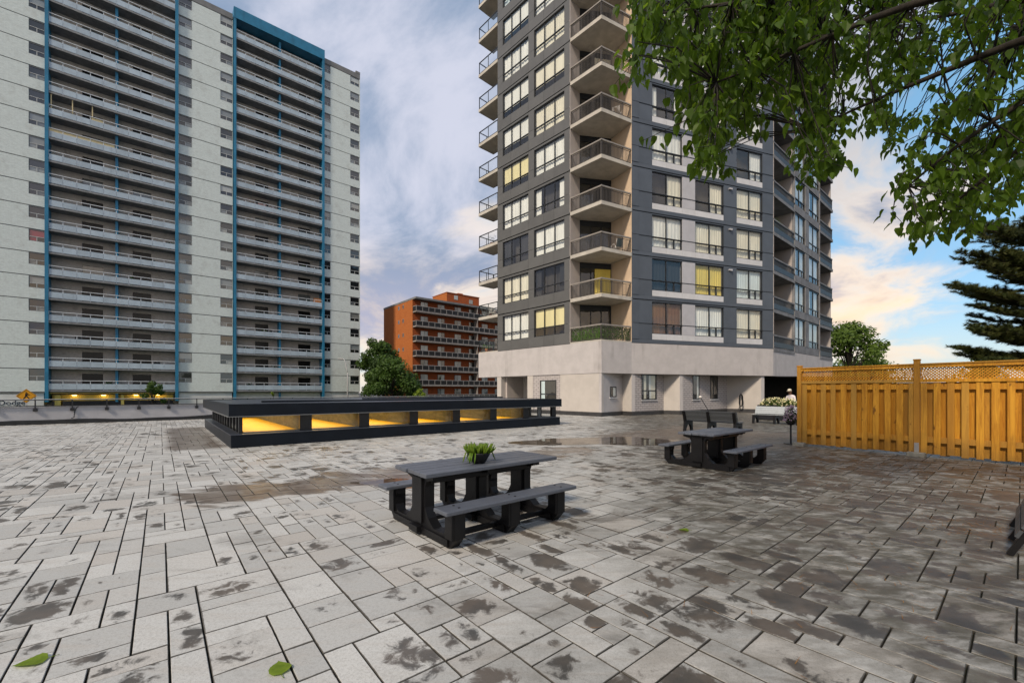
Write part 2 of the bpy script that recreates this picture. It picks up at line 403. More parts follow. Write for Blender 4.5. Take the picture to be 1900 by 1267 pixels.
M['gl_door'] = flatglass('shaded_door_glass', (.007, .008, .009), .25, .25)
M['gl_blind'] = flatglass('glass_over_blind', (.24, .27, .28), .12)
M['gl_pale'] = flatglass('glass_over_pale_curtain', (.42, .44, .42), .12)
M['gl_red'] = flatglass('glass_over_red_curtain', (.35, .03, .06), .12)
M['soffit'] = surf('lobby_soffit', (.70, .56, .16), .7, .2, 2)
M['whitewall'] = surf('white_render', (.62, .64, .64), .8, .12, 1, streak=.4)
# tower (B)
M['B_grey'] = surf('grey_facade_panel', (.110, .112, .110), .42, .10, 1.2, spec=.45, orand=.06)
M['B_blue'] = surf('blue_grey_facade_panel', (.072, .088, .112), .42, .12, 1.2, spec=.45, orand=.07)
M['B_light'] = surf('light_grey_spandrel', (.56, .57, .59), .5, .08, 2, orand=.05)
M['B_lilac'] = surf('lilac_grey_panel', (.43, .435, .465), .5, .08, 2, orand=.04)
M['B_podL'] = surf('podium_concrete', (.49, .47, .465), .85, .10, 1.3, .12, 50, streak=.85, streakcol=(.24, .225, .22))
M['B_base'] = surf('base_render', (.50, .47, .435), .85, .08, 1.2, .1, 60, streak=.2)
M['B_peach'] = surf('peach_balcony_wall', (.60, .47, .34), .85, .08, 1.5, streak=.25)  # balcony wall, warm sunlight mixed into the colour as peach
M['B_return'] = surf('balcony_return_wall', (.44, .40, .375), .85, .1, 1.5)
M['B_slab'] = surf('balcony_concrete', (.50, .475, .42), .85, .18, 1.6, .1, 50, streak=.5, streakcol=(.30, .27, .23))
M['B_core'] = surf('dark_room_wall', (.055, .050, .044), .9, .3, 1)
M['B_tcon'] = surf('weathered_grey_concrete', (.21, .215, .225), .8, .3, 1.5, .1, 40, streak=.5)
M['B_frame'] = surf('dark_window_frame', (.022, .026, .032), .4, .2, 3)
M['B_rail'] = surf('bronze_rail', (.27, .25, .225), .5, .15, 3)
M['B_bal'] = surf('dark_bronze_baluster', (.075, .068, .062), .5, .15, 3)
M['B_glass'] = glass('window_glass')
M['R_glass'] = glass('clear_glass', (.93, .95, .95), 1.5)
for nm, c in dict(white=(.86, .87, .83), cream=(.83, .79, .65), yellow=(.80, .64, .14), blue=(.66, .78, .82), brown=(.16, .075, .04), dark=(.03, .032, .036), blindy=(.85, .76, .42)).items():
    M['cur_' + nm] = surf('curtain_' + nm, c, .9, .12, 2.5, stretch=(1, 1, .2))
M['siding'] = brickmat('pale_siding_brick', (.48, .45, .44), (.44, .415, .41), (.17, .155, .155), radians(35), .52, .7, None, .2)
M['sidingL'] = brickmat('pale_siding_brick_west', (.48, .45, .44), (.44, .415, .41), (.17, .155, .155), Lang, .52, .7, None, .2)
M['skirt'] = surf('dark_skirting', (.045, .045, .047), .6, .3, 3)
M['void'] = surf('unlit_carpark', (.010, .010, .010), .9)  # the entrance's lack of light put into a near-black colour
# brick block (K)
M['K_brick'] = brickmat('orange_red_brick', (.46, .150, .036), (.38, .115, .028), (.32, .12, .05), ua + pi/2, 1, .2, (.26, .06, .02), .4)  # end walls: sunlight mixed into the brick as a lighter orange
M['K_brickF'] = brickmat('orange_red_brick_front', (.40, .095, .028), (.32, .075, .022), (.27, .09, .04), ua, 1, .2, (.22, .05, .02), .4)  # same brick, the front's shade mixed into a darker red
M['K_white'] = surf('white_balcony_post', (.36, .34, .33), .6, .15, 2)
M['K_panel'] = surf('black_balcony_panel', (.012, .010, .010), .5, .3, 3)
M['K_slab'] = surf('brick_block_slab', (.30, .27, .25), .8, .25, 2)
M['bark'] = surf('bark', (.032, .026, .018), .9, .5, 18, .6, 40, stretch=(1, 1, .25), bdist=.02)
M['barkdark'] = surf('twig_bark', (.020, .017, .012), .9, .4, 18)
M['leaf'] = leafmat('broad_leaf', (.008, .028, .004), (.085, .155, .011), .5, .5, (.30, .46, .03))
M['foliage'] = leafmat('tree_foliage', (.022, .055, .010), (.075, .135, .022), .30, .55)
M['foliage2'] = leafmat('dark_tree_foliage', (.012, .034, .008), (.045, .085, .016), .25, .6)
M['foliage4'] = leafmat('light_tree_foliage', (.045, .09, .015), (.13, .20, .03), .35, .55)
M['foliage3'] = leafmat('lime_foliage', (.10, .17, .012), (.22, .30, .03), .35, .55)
M['needle'] = leafmat('pine_needles', (.026, .048, .013), (.11, .115, .03), .35, .6)
M['succ'] = leafmat('succulent', (.055, .13, .010), (.18, .26, .025), .25, .4)
M['hedge'] = leafmat('hedge_leaf', (.05, .16, .012), (.14, .30, .03), .3, .5)
M['fl_yel'] = leafmat('cream_flowers', (.66, .62, .26), (.80, .76, .55), .2, .7)
M['fl_pur'] = leafmat('purple_flowers', (.34, .20, .32), (.66, .52, .60), .2, .7)
M['pot'] = surf('black_bowl', (.010, .010, .012), .35, .3, 6)
M['terracotta'] = surf('terracotta', (.42, .16, .06), .8, .2, 6)
M['sign'] = surf('amber_sign', (.80, .36, .01), .5, .05, 4)
M['ink'] = surf('sign_black', (.012, .011, .010), .6)
M['inkblue'] = surf('sign_dark_lettering', (.015, .025, .05), .6)
M['lamp_pole'] = surf('painted_lamp_pole', (.50, .50, .50), .45, .1, 3)
M['whiteplastic'] = surf('white_plastic', (.70, .68, .64), .5, .08, 4)
M['teal_cloth'] = surf('teal_cushion', (.015, .055, .07), .8, .2, 8)
M['skin'] = surf('skin', (.24, .12, .07), .6, .1, 20)
M['cap'] = surf('pale_cap', (.62, .58, .46), .8, .1, 20)
n = NT('puddle_water'); _tr = n.N.new('ShaderNodeBsdfTransparent'); _tr.inputs[0].default_value = (.62, .56, .50, 1)
_gl = n.N.new('ShaderNodeBsdfGlossy'); _gl.inputs['Roughness'].default_value = .015
_fr = n.N.new('ShaderNodeFresnel'); both_sides(n, _fr, 1.33)
_mx = n.N.new('ShaderNodeMixShader'); n.L.new(_fr.outputs[0], _mx.inputs[0]); n.L.new(_tr.outputs[0], _mx.inputs[1]); n.L.new(_gl.outputs[0], _mx.inputs[2]); n.L.new(_mx.outputs[0], n.out.inputs[0])
M['water'] = n.m

# ------------------------------------------------------------------ ground and terrace
GZ = -1.4
g = MB(); g.add([(-600, -200, GZ), (600, -200, GZ), (600, 900, GZ), (-600, 900, GZ)], [(0, 1, 2, 3)])
link('street_ground', g.mesh('street_ground', M['asphalt']), kind='structure')
g = MB(); g.box(-16, 80, 58, 61.5, GZ + .004, GZ + .06, UV); g.box(-30, 70, 66, 130, GZ + .004, GZ + .05, UV)
link('grass_verge', g.mesh('grass_verge', M['grass']), kind='structure')
SK = (1.57, 15.2, 14.6, 24.0)          # skylight footprint u0 u1 v0 v1
ter = MB(); ter.prism([UV.P(a, b, 0)[:2] for a, b in ((-14, -9), (62, -9), (62, 31.5), (-14, 31.5))], GZ + .01, -.028)
terrace = link('terrace', ter.mesh('terrace', M['joint']), kind='structure')

def slab_mesh(rects, joined):
    vs, fs, rn, lc = [], [], [], []
    for (u0, u1, v0, v1, r, tl) in rects:
        n0 = len(vs); cu, cv = (u0 + u1) / 2, (v0 + v1) / 2; hu, hv = (u1 - u0) / 2, (v1 - v0) / 2
        for (e, z) in ((0, -.05), (0, -.005), (.004, 0)):
            for (a, b) in ((-1, -1), (1, -1), (1, 1), (-1, 1)):
                zz = z + (tl[0] + tl[1] * a + tl[2] * b if z > -.05 else 0)
                vs.append(UV.P(cu + a * (hu - e), cv + b * (hv - e), zz)); lc.append((a * (hu - e) / hu * .5, b * (hv - e) / hv * .5, 0))
        for k in (0, 4):
            for i in range(4): fs.append((n0+k+i, n0+k+(i+1) % 4, n0+k+4+(i+1) % 4, n0+k+4+i))
        fs.append((n0+8, n0+9, n0+10, n0+11)); rn += [r] * 9
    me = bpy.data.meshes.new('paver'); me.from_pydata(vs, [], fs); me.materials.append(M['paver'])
    at_ = me.attributes.new('rnd', 'FLOAT_COLOR', 'FACE'); at_.data.foreach_set('color', [q for r in rn for q in (*r, 1)])
    at_ = me.attributes.new('loc', 'FLOAT_VECTOR', 'POINT'); at_.data.foreach_set('vector', [q for l in lc for q in l])
    me.update(); return me
def pave():
    c = .186; NU, NV = 264, 209; U0, V0 = -10.0, -7.6
    occ = [bytearray(NV) for _ in range(NU)]
    sizes = [((3, 2), 18), ((2, 3), 22), ((2, 2), 22), ((3, 1), 12), ((2, 1), 15), ((1, 2), 13), ((1, 3), 8)]
    names = [s for s, w in sizes]; wts = [w for s, w in sizes]
    near, far = [], []
    for j in range(NV):
        for i in range(NU):
            if occ[i][j]: continue
            for _ in range(7):
                (a, b) = R.choices(names, wts)[0]
                if i + a <= NU and j + b <= NV and all(not occ[i+p][j+q] for p in range(a) for q in range(b)): break
            else: a = b = 1
            if a == b == 1:
                a = 2 if i + 1 < NU and not occ[i+1][j] else 1
            for p in range(a):
                for q in range(b): occ[i+p][j+q] = 1
            u0, v0 = U0 + i * c, V0 + j * c; u1, v1 = u0 + a * c, v0 + b * c
            x, y, _z = UV.P((u0+u1)/2, (v0+v1)/2, 0)
            if SK[0] + .2 < u0 and u1 < SK[1] - .2 and SK[2] + .2 < v0 and v1 < SK[3] - .2: continue
            if y < -2 or abs(x) > (y + 4.0) * 1.35: continue
            if x > 9 and (x - 8.81) * .8 + (y - 12.97) * .6 > 3.0 and y < 13: continue
            rec = (u0 + .0046, u1 - .0046, v0 + .0042, v1 - .0042, (R.random(), R.random(), R.random()), (R.uniform(-.0015, .0015), R.uniform(-.0015, .0015), R.uniform(-.0015, .0015)))
            if y > 1.6 and abs(x) < y * 1.25 and y > 2.25: near.append((a * b * c * c / (y ** 3), rec))
            else: far.append(rec)
    near.sort(key=lambda t: -t[0])
    for k, (w, rec) in enumerate(near):
        if k < 300: link('paver', slab_mesh([rec], False), terrace)
        else: far.append(rec)
    link('paver_field', slab_mesh(far, True), terrace, kind='stuff')
pave()

def puddle(cx, cy, ru, rv, seed):
    r = random.Random(seed); mb = MB(); n = 40; ph = [r.uniform(0, 6.28) for _ in range(4)]
    ring = []
    for k in range(n):
        a = 2*pi*k/n; q = 1 + .22*sin(2*a+ph[0]) + .16*sin(3*a+ph[1]) + .10*sin(5*a+ph[2]) + .05*sin(9*a+ph[3])
        ring.append((cx + ru*q*cos(a), cy + rv*q*sin(a), .008))
    mb.add(ring + [(cx, cy, .008)], [(k, (k+1) % n, n) for k in range(n)])
    return mb
p = puddle(3.2, 14.0, 2.5, 1.35, 3); link('puddle', p.mesh('puddle', M['water']), kind='structure')
p = puddle(-2.1, 7.6, .72, .34, 5); link('puddle', p.mesh('puddle', M['water']), kind='structure')

# ------------------------------------------------------------------ parapet wall and railing
WL = Fr((-24.5, 20.3), U)
t = thing('parapet_wall', 'low pale grey terrace wall with black flashing along its foot', 'wall', (-24.5, 20.3, 0))
b = MB(); b.box(-9, 33.5, .0, .25, GZ + .02, .84, WL); wpart('wall_body', b, M['parapet'], t)
b = MB(); b.box(-9, 33.5, -.03, .28, .842, .88, WL); wpart('coping', b, M['parapet'], t)
b = MB()
prof = []
for k in range(60):
    s = -9 + 42.5 * k / 59; prof.append((s, .20 + .035 * sin(s * .9) + .02 * sin(s * 2.3 + 1)))
for k in range(59):
    (a0, z0), (a1, z1) = prof[k], prof[k+1]
    b.add([WL.P(a0, -.025, -.02), WL.P(a1, -.025, -.02), WL.P(a1, -.02, z1), WL.P(a0, -.02, z0), WL.P(a1, .01, z1), WL.P(a0, .01, z0)], [(0, 1, 2, 3), (3, 2, 4, 5)])
wpart('flashing', b, M['flash'], t)
t = thing('railing', 'black metal railing with pale top edge bolted along the terrace wall', 'railing', (-24.5, 20.3, 0))
b = MB(); b.cbox(-9, 33.5, -.10, -.03, 1.20, 1.245, .006, WL); wpart('top_rail', b, M['blackmetal'], t)
b = MB(); b.box(-9, 33.5, -.09, -.04, 1.2455, 1.262, WL); wpart('rail_cap', b, M['A_rail'], t)
b = MB(); b.box(-9, 33.5, -.085, -.045, .90, .945, WL); wpart('lower_rail', b, M['blackmetal'], t)
s0 = 1.12 - 1.285 * 7
pm = MB(); pm.box(-.022, .022, -.09, -.045, .80, 1.199, WL); pm = pm.mesh('post', M['blackmetal'])
bm_ = MB(); bm_.cbox(-.075, .075, -.11, -.002, .66, .80, .01, WL); bm_ = bm_.mesh('bracket', M['blackmetal'])
for k in range(33):
    s = s0 + 1.285 * k; o = WL.P(s, 0, 0); dv = (o[0] + 24.5, o[1] - 20.3)
    q = link('post', pm, t, (24.5 + dv[0], -20.3 + dv[1], 0)); link('bracket', bm_, q)
hc = MB(); hc.tube([WL.P(2.62, -.03, .87), WL.P(2.55, -.05, .82), WL.P(2.48, -.05, .6), WL.P(2.46, -.05, .32), WL.P(2.36, -.06, .26)], .018, 6)
tag(link('cable', hc.mesh('cable', M['blackmetal'], True)), 'short black cable hanging down the pale terrace wall', 'cable')

# ------------------------------------------------------------------ glazed skylight pavilion
u0, u1, v0, v1 = SK
t = thing('skylight', 'low dark roof lantern with clerestory glass and yellow lit inside', 'skylight', UV.P(u0, v0, 0))
b = MB(); w = .16
b.box(u0, u1, v0, v0 + w, -.02, .37, UV); b.box(u0, u1, v1 - w, v1, -.02, .37, UV)
b.box(u1 - w, u1, v0 + w + .002, v1 - w - .002, -.02, .37, UV)
wpart('kerb', b, M['navy'], t)
nseg = 6
for k in range(nseg):
    a = v0 + w + .003 + (v1 - v0 - 2*w) * k / nseg; e = v0 + w - .003 + (v1 - v0 - 2*w) * (k+1) / nseg
    b = MB(); b.cbox(u0, u0 + w, a, e, -.02, .37, .006, UV); wpart('kerb_panel', b, M['navy'], t)
b = MB(); b.box(u0 - .012, u1 + .012, v0 - .012, v0 + .26, .371, .395, UV); b.box(u0 - .012, u0 + .26, v0 + .262, v1 + .012, .371, .395, UV)
b.box(u1 - .26, u1 + .012, v0 + .262, v1 + .012, .371, .395, UV)
wpart('ledge', b, M['navytop'], t)
b = MB()
e = .06
b.box(u0 - e, u1 + e, v0 - e, v0 - e + .10, .93, 1.28, UV); b.box(u0 - e, u1 + e, v1 + e - .10, v1 + e, .93, 1.28, UV)
b.box(u0 - e, u0 - e + .10, v0 - e + .102, v1 + e - .102, .93, 1.28, UV); b.box(u1 + e - .10, u1 + e, v0 - e + .102, v1 + e - .102, .93, 1.28, UV)
rf = wpart('fascia', b, M['navy'], t)
b = MB(); b.box(u0 - e - .015, u1 + e + .015, v0 - e - .015, v0 - e + .09, .905, .928, UV); b.box(u0 - e - .015, u0 - e + .09, v0 - e + .092, v1 + e, .905, .928, UV)
link('drip_edge', b.mesh('drip_edge', M['A_frame']), rf)
b = MB(); a0, a1, c0, c1 = u0 - e + .101, u1 + e - .101, v0 - e + .101, v1 + e - .101; cm = (c0 + c1) / 2
b.add([UV.P(a0, c0, 1.24), UV.P(a1, c0, 1.24), UV.P(a1, c1, 1.24), UV.P(a0, c1, 1.24), UV.P(a0 + 3, cm, 1.36), UV.P(a1 - 3, cm, 1.36)], [(0, 1, 5, 4), (1, 2, 5), (2, 3, 4, 5), (3, 0, 4)])
b.box(a0 + .3, a1 - .3, c0 + .3, c1 - .3, .93, .95, UV)
wpart('roof', b, M['navytop'], t)
b = MB(); b.box(a0 + 1.0, a1 - 4, c0 + 1.6, c0 + 1.72, 1.24, 1.335, UV); b.box(a0 + 5, a1 - 1, c0 + 3.2, c0 + 3.32, 1.26, 1.37, UV); wpart('roof_seam', b, M['navy'], t)
gv = v0 + .25
edges = [1.905 + 1.905 * k for k in range(8)]
pw = .36
def post(a0_, a1_, b0, b1):
    q = MB(); q.box(a0_, a1_, b0, b1, .396, .929, UV); return q
wpart('corner_post', post(u0 + .22, edges[0] - .02, gv - .03, gv + .12), M['blackmetal'], t)
for k in range(7):
    a = edges[k]; e_ = a + 1.545 if k < 6 else 14.87
    if k < 6: wpart('post', post(e_, edges[k+1], gv - .03, gv + .10), M['blackmetal'], t)
    fr_ = MB(); fr_.box(a, e_, gv + .0, gv + .06, .396, .43, UV); fr_.box(a, e_, gv, gv + .06, .90, .929, UV)
    if k == 6: fr_.box(13.95, 14.12, gv, gv + .06, .431, .899, UV)
    wf = wpart('window', fr_, M['A_frame'], t)
    q = MB(); q.pane(a, e_, .43, .90, gv + .03, UV); link('pane', q.mesh('pane', M['R_glass']), wf)
    if k < 6:
        q = MB(); q.box(e_ + .02, e_ + .18, gv + .13, v1 - .5, .41, .905, UV); wpart('fin', q, M['fin'], t)
        q = MB(); q.box(a + .12, a + 1.40, gv + .5, v1 - .8, .912, .927, UV); wpart('lamp_tube', q, M['lampwarm'], t)
wpart('corner_post', post(14.87, u1 - .05, gv - .03, gv + .10), M['blackmetal'], t)
b = MB(); b.box(u0 + .4, 13.2, gv + .12, v1 - .3, .38, .405, UV); wpart('deck', b, M['yellow'], t)
b = MB(); b.box(u0 + .4, u1 - .4, v1 - .42, v1 - .32, .41, .90, UV); wpart('rear_wall', b, M['fin'], t)
b = MB(); b.box(13.25, u1 - .4, gv + .12, v1 - .3, .20, .25, UV); wpart('lower_deck', b, M['fin'], t)
nb = 11
for k in range(nb):
    a = gv + .15 + (v1 - gv - .6) * k / nb; e_ = gv + .15 + (v1 - gv - .6) * (k + 1) / nb
    q = MB(); q.box(u0 + .25, u0 + .37, e_ - .14, e_, .396, .929, UV); wpart('post', q, M['blackmetal'], t)
    q = MB(); q.add([UV.P(u0 + .31, e_ - .14, .43), UV.P(u0 + .31, a, .43), UV.P(u0 + .31, a, .90), UV.P(u0 + .31, e_ - .14, .90)], [(0, 1, 2, 3)])
    wpart('side_pane', q, M['gl_pale'] if k % 3 else M['gl_blind'], t)
    q = MB(); q.box(u1 - .37, u1 - .25, e_ - .14, e_, .396, .929, UV); wpart('post', q, M['blackmetal'], t)

# ------------------------------------------------------------------ long pale slab block with balconies (A)
A = Fr((-58.3, 51.8), U); AS = 2.84; AZ = 1.63; NF = 20
ta = thing('apartment_block', 'long pale brick apartment block with grey balconies and teal blue columns', 'building', A.P(10, 0, GZ))
ATOP = AZ + NF * AS
b = MB(); b.prism([A.P(-14, 1.9, 0)[:2], A.P(39.5, 1.9, 0)[:2], A.P(39.5, 16, 0)[:2], A.P(-14, 16, 0)[:2]], GZ, ATOP + .3); wpart('core', b, M['A_rec'], ta)
def win_tops(): return AS - .10 - 1.42, AS - .10
zb, zt = win_tops()
runs = [(-14.0, .82, [(-.54, .80), (-9.6, -8.2)]), (13.77, 20.29, [(13.80, 15.30), (18.73, 20.25)]), (33.53, 39.77, [(33.56, 34.62), (38.03, 39.62)])]
glz = ['gl_dark'] * 8 + ['gl_blind'] * 2 + ['gl_pale']
def fl(k): return AZ + k * AS
cache = {}
def cm_(key, fn):
    if key not in cache: cache[key] = fn()
    return cache[key]
for ri, (ra, rb, wins) in enumerate(runs):
    q = MB(); q.box(ra, rb, 0, 1.95, 0, zb, A)
    cuts = sorted(wins); x = ra
    for (wa, wb) in cuts + [(rb, rb)]:
        if wa - x > .02: q.box(x, wa, 0, 1.95, zb + .0005, zt, A)
        x = wb
    wall = q.mesh('wall_panel', M['A_wall'])
    q = MB(); q.box(ra, rb, .05, 1.95, zt + .001, AS - .001, A); band = q.mesh('floor_band', M['A_band'])
    for k in range(NF):
        wpart('wall_panel', wall, None, ta, fl(k)); wpart('floor_band', band, None, ta, fl(k))
        for wi, (wa, wb) in enumerate(wins):
            zm = zb + .56; xm = (wa + wb) / 2
            def fm():
                f = MB(); 
                f.box(wa, wb, .03, .12, zb, zb + .06, A); f.box(wa, wb, .03, .12, zt - .06, zt, A); 
                f.box(wa, wa + .06, .03, .12, zb + .0605, zt - .0605, A); f.box(wb - .06, wb, .03, .12, zb + .0605, zt - .0605, A); 
                return f.mesh('window', M['A_frame'])
            wo = wpart('window', cm_(('aw', ri, wi), fm), None, ta, fl(k))
            def bm2():
                f = MB(); f.box(wa + .061, wb - .061, .028, .11, zm - .035, zm + .035, A); f.box(xm - .035, xm + .035, .03, .108, zb + .0605, zm - .0355, A); return f.mesh('bar', M['A_winbar'])
            link('bar', cm_(('ab', ri, wi), bm2), wo)
            for pi_, (pa, pb, za, zc) in enumerate(((wa, wb, zm, zt), (wa, xm, zb, zm), (xm, wb, zb, zm))):
                g_ = R.choice(glz)
                if ri == 0 and wi == 0 and k == 6 and pi_ < 2: g_ = 'gl_red'
                def pm_():
                    f = MB(); f.pane(pa, pb, za, zc, .09, A); return f.mesh('pane', M[g_])
                link('pane', cm_(('ap', ri, wi, pi_, g_), pm_), wo)
for (ra, rb) in ((-14, .82), (13.77, 20.29), (33.53, 39.77)):
    q = MB(); q.box(ra, rb, -.02, 2, ATOP + .001, ATOP + .85, A); wpart('roof_edge', q, M['A_fascia'], ta)
q = MB(); q.box(39.0, 39.79, -.04, 2, ATOP + .851, ATOP + 1.25, A); wpart('roof_edge', q, M['A_fascia'], ta)
for bi, (ba, bb, bm0, bm1, doors) in enumerate([(1.15, 13.40, 7.16, 7.43, [(3.9, 5.88), (8.83, 10.78)]), (20.71, 33.17, 26.62, 26.88, [(23.44, 25.34), (29.77, 31.73)])]):
    for (pa, pb) in ((ba - .32, ba), (bb, bb + .36)):
        q = MB(); q.box(pa, pb, -.38, 1.95, .35, ATOP + .2, A); wpart('column', q, M['A_blue'], ta)
    q = MB(); q.box(ba - .34, bb + .38, -.42, 1.95, ATOP + .201, ATOP + 1.85, A); wpart('roof_fascia', q, M['A_blue'], ta)
    q = MB(); q.box(bm0, bm1, .05, 1.9, .25, ATOP, A); wpart('divider', q, M['A_blue'], ta)
    npan = 10; pwid = (bb - ba) / npan
    sl = MB(); sl.box(ba, bb, -.32, 1.9, -.02, .18, A); sl = sl.mesh('balcony', M['A_slab'])
    pn = MB(); pn.box(.03, pwid - .03, -.30, -.26, .27, .98, A); pn = pn.mesh('panel', M['A_panel'])
    rl = MB(); rl.box(ba, bb, -.31, -.24, 1.34, 1.41, A)
    for k in range(npan + 1): x = ba + pwid * k; rl.box(max(ba, x - .03), min(bb, x + .03), -.255, -.20, .18, 1.339, A)
    rl = rl.mesh('rail', M['A_rail'])
    rw = MB(); x = ba
    for (da, db) in doors + [(bb, bb)]:
        rw.box(x, da, 1.45, 1.89, .18, AS - .02, A); x = db
    for (da, db) in doors: rw.box(da, db, 1.45, 1.89, 2.35, AS - .02, A)
    rw = rw.mesh('recess_wall', M['A_rec'])
    for k in range(NF):
        so = wpart('balcony', sl, None, ta, fl(k)); link('rail', rl, so); link('recess_wall', rw, so)
        for j in range(npan):
            o = A.P(ba + pwid * j, 0, 0); link('panel', pn, so, (o[0] - A.o[0], o[1] - A.o[1], 0))
        for (da, db) in doors:
            g1 = R.choice(['gl_door'] * 7 + ['gl_blind'])
            def dm_():
                f = MB(); f.pane(da, db, .18, 2.35, 1.62, A); f.box((da+db)/2 - .03, (da+db)/2 + .03, 1.56, 1.61, .18, 2.35, A); return f.mesh('door', M[g1])
            link('door', cm_(('ad', bi, da, g1), dm_), so)
# entrance storey under the block
q = MB(); q.box(-14, .7, .1, 1.9, GZ, AZ - .15, A); q.box(20.9 - 7.1, 20.2, .1, 1.9, GZ, AZ - .15, A); q.box(33.6, 39.6, .1, 1.9, GZ, AZ - .15, A); q.box(20.8, 33.1, .6, 1.9, GZ, AZ - .15, A); wpart('ground_storey_wall', q, M['whitewall'], ta)
q = MB(); q.box(-14, 39.7, -.05, 1.9, AZ - .148, AZ - .022, A); wpart('floor_band', q, M['A_band'], ta)
q = MB(); q.box(1.2, 13.3, .0, 1.88, AZ - .24, AZ - .151, A); q.box(1.6, 2.1, .2, .6, GZ, AZ - .43, A); q.box(7.7, 8.0, .2, .6, GZ, AZ - .43, A); wpart('lobby_soffit', q, M['soffit'], ta)
for s in (3.3, 6.0, 9.2, 11.6):
    q = MB(); q.box(s - .2, s + .2, .35, .6, AZ - .52, AZ - .46, A); wpart('lobby_lamp', q, M['lampyel'], ta)
q = MB(); q.box(1.3, 13.2, 1.0, 1.88, GZ, .45, A); wpart('lobby_front', q, M['gl_dark'], ta)
q = MB(); q.box(1.3, 13.2, .95, 1.88, .451, AZ - .425, A); wpart('lobby_wall', q, M['soffit'], ta)
# things left on the balconies
rc = random.Random(12)
cl_w = surf('faded_white_chair', (.55, .54, .50), .7, .2, 3); cl_d = surf('dark_clutter', (.05, .05, .055), .7, .4, 3); cl_g = leafmat('balcony_plant', (.03, .07, .012), (.09, .16, .02), .2)
def chair_mesh():
    q = MB(); q.box(-.24, .24, -.22, .22, .40, .45)
    for x in (-.22, .17):
        for y in (-.2, .16): q.box(x, x + .05, y, y + .05, 0, .399)
    q.box(-.24, .24, .17, .22, .451, .95); return q.mesh('plastic_chair', cl_w)
def bush_mesh():
    q = MB(); q.lathe([(.13, 0), (.18, .3)], 10)
    for _ in range(90):
        c_ = Vector((rc.gauss(0, .2), rc.gauss(0, .2), .35 + .8 * rc.random())); a_ = Vector((rc.gauss(0, 1), rc.gauss(0, 1), rc.gauss(0, 1))).normalized() * .12; b_ = a_.orthogonal().normalized() * .07
        q.add([c_ - b_, c_ + a_, c_ + b_, c_ - a_], [(0, 1, 2, 3)])
    return q.mesh('balcony_plant', cl_g)
def crate_mesh():
    q = MB(); q.cbox(-.4, .4, -.25, .25, 0, .62, .02); q.cbox(-.32, .30, -.2, .2, .621, 1.15, .02); return q.mesh('storage_crate', cl_d)
kinds = [('plastic_chair', chair_mesh(), 'plain white plastic chair on a balcony of the pale block', 'chair', 'white chairs on the pale block'), ('balcony_plant', bush_mesh(), 'leafy pot plant on a balcony of the pale block', 'plant', 'pot plants on the pale block'), ('storage_crate', crate_mesh(), 'two dark storage boxes stacked on a balcony of the pale block', 'box', 'stacked boxes on the pale block')]
used = set(); used2 = set(); ORD = 'first second third fourth fifth sixth seventh eighth ninth tenth eleventh twelfth thirteenth fourteenth fifteenth sixteenth seventeenth eighteenth'.split()
while len(used) < 40:
    k_ = rc.randrange(0, 18); s_ = rc.choice([rc.uniform(1.8, 6.8), rc.uniform(7.8, 12.9), rc.uniform(21.2, 26.2), rc.uniform(27.3, 32.7)]); ky = (k_, int(s_ / 1.5))
    if ky in used or k_ in (10, 11, 12): continue
    nm_, me_, lb_, ct_, gr_ = rc.choice(kinds)
    bay_ = 'lamp' if s_ > 20 else 'sign'
    if (nm_, k_, bay_) in used2: continue
    used.add(ky); used2.add((nm_, k_, bay_))
    lb_ = lb_.replace('a balcony of the pale block', 'the %s balcony up, bay nearer the %s' % (ORD[k_], 'street lamp' if bay_ == 'lamp' else 'amber sign'))
    o = link(nm_, me_, None, A.P(s_, rc.uniform(.3, .8), AZ + k_ * AS + .18)); o.rotation_euler = (0, 0, rc.uniform(0, 6)); tag(o, lb_, ct_, gr_)
mt = surf('cream_screen', (.62, .52, .30), .8, .15, 3)
def bpost(s, k, label):
    q = MB(); q.box(s - .05, s + .05, -.18, -.1, .2, AS - .05, A)
    tag(link('timber_prop', q.mesh('timber_prop', mt), None, (0, 0, fl(k))), label, 'prop', 'timber props on the block')
for s, lb in ((1.35, 'slim timber prop tight against the blue column of the block balcony'), (3.2, 'slim timber prop standing between the other two on the block balcony'), (5.0, 'slim timber prop in front of the dark door on the block balcony')): bpost(s, 12, lb)
mt = surf('cream_screen', (.62, .52, .30), .8, .15, 3)
for (s, e_, k, lb) in ((4.9, 6.0, 12, 'short cream screen tied above the panels of one balcony with props'), (1.2, 7.1, 11, 'long cream screen tied along the balcony rail under the timber props')):
    q = MB(); q.box(s, e_, -.235, -.22, .95, 1.32, A)
    tag(link('balcony_screen', q.mesh('balcony_screen', mt), None, (0, 0, fl(k))), lb, 'screen')
q = MB(); q.tube([A.P(21.2, .2, 0.3), A.P(22.3, .2, 1.75), A.P(23.6, .2, 1.15), A.P(22.4, .25, 1.35)], .05, 5); q.box(23.7, 24.8, .2, .7, .2, 1.5, A); q.box(25.2, 26.2, .3, .8, .2, 1.3, A)
tag(link('stored_furniture', q.mesh('stored_furniture', surf('faded_pink', (.42, .27, .25), .8, .5, 1.4)), None, (0, 0, fl(10))), 'heap of pinkish stored furniture behind a balcony rail of the pale block', 'furniture')
q = MB(); q.box(31.9, 33.1, .1, .3, .5, 1.75, A); tag(link('orange_cloth', q.mesh('orange_cloth', surf('orange_cloth', (.55, .22, .07), .9, .3, 2)), None, (0, 0, fl(5))), 'orange cloth draped behind a balcony rail of the pale block', 'cloth')
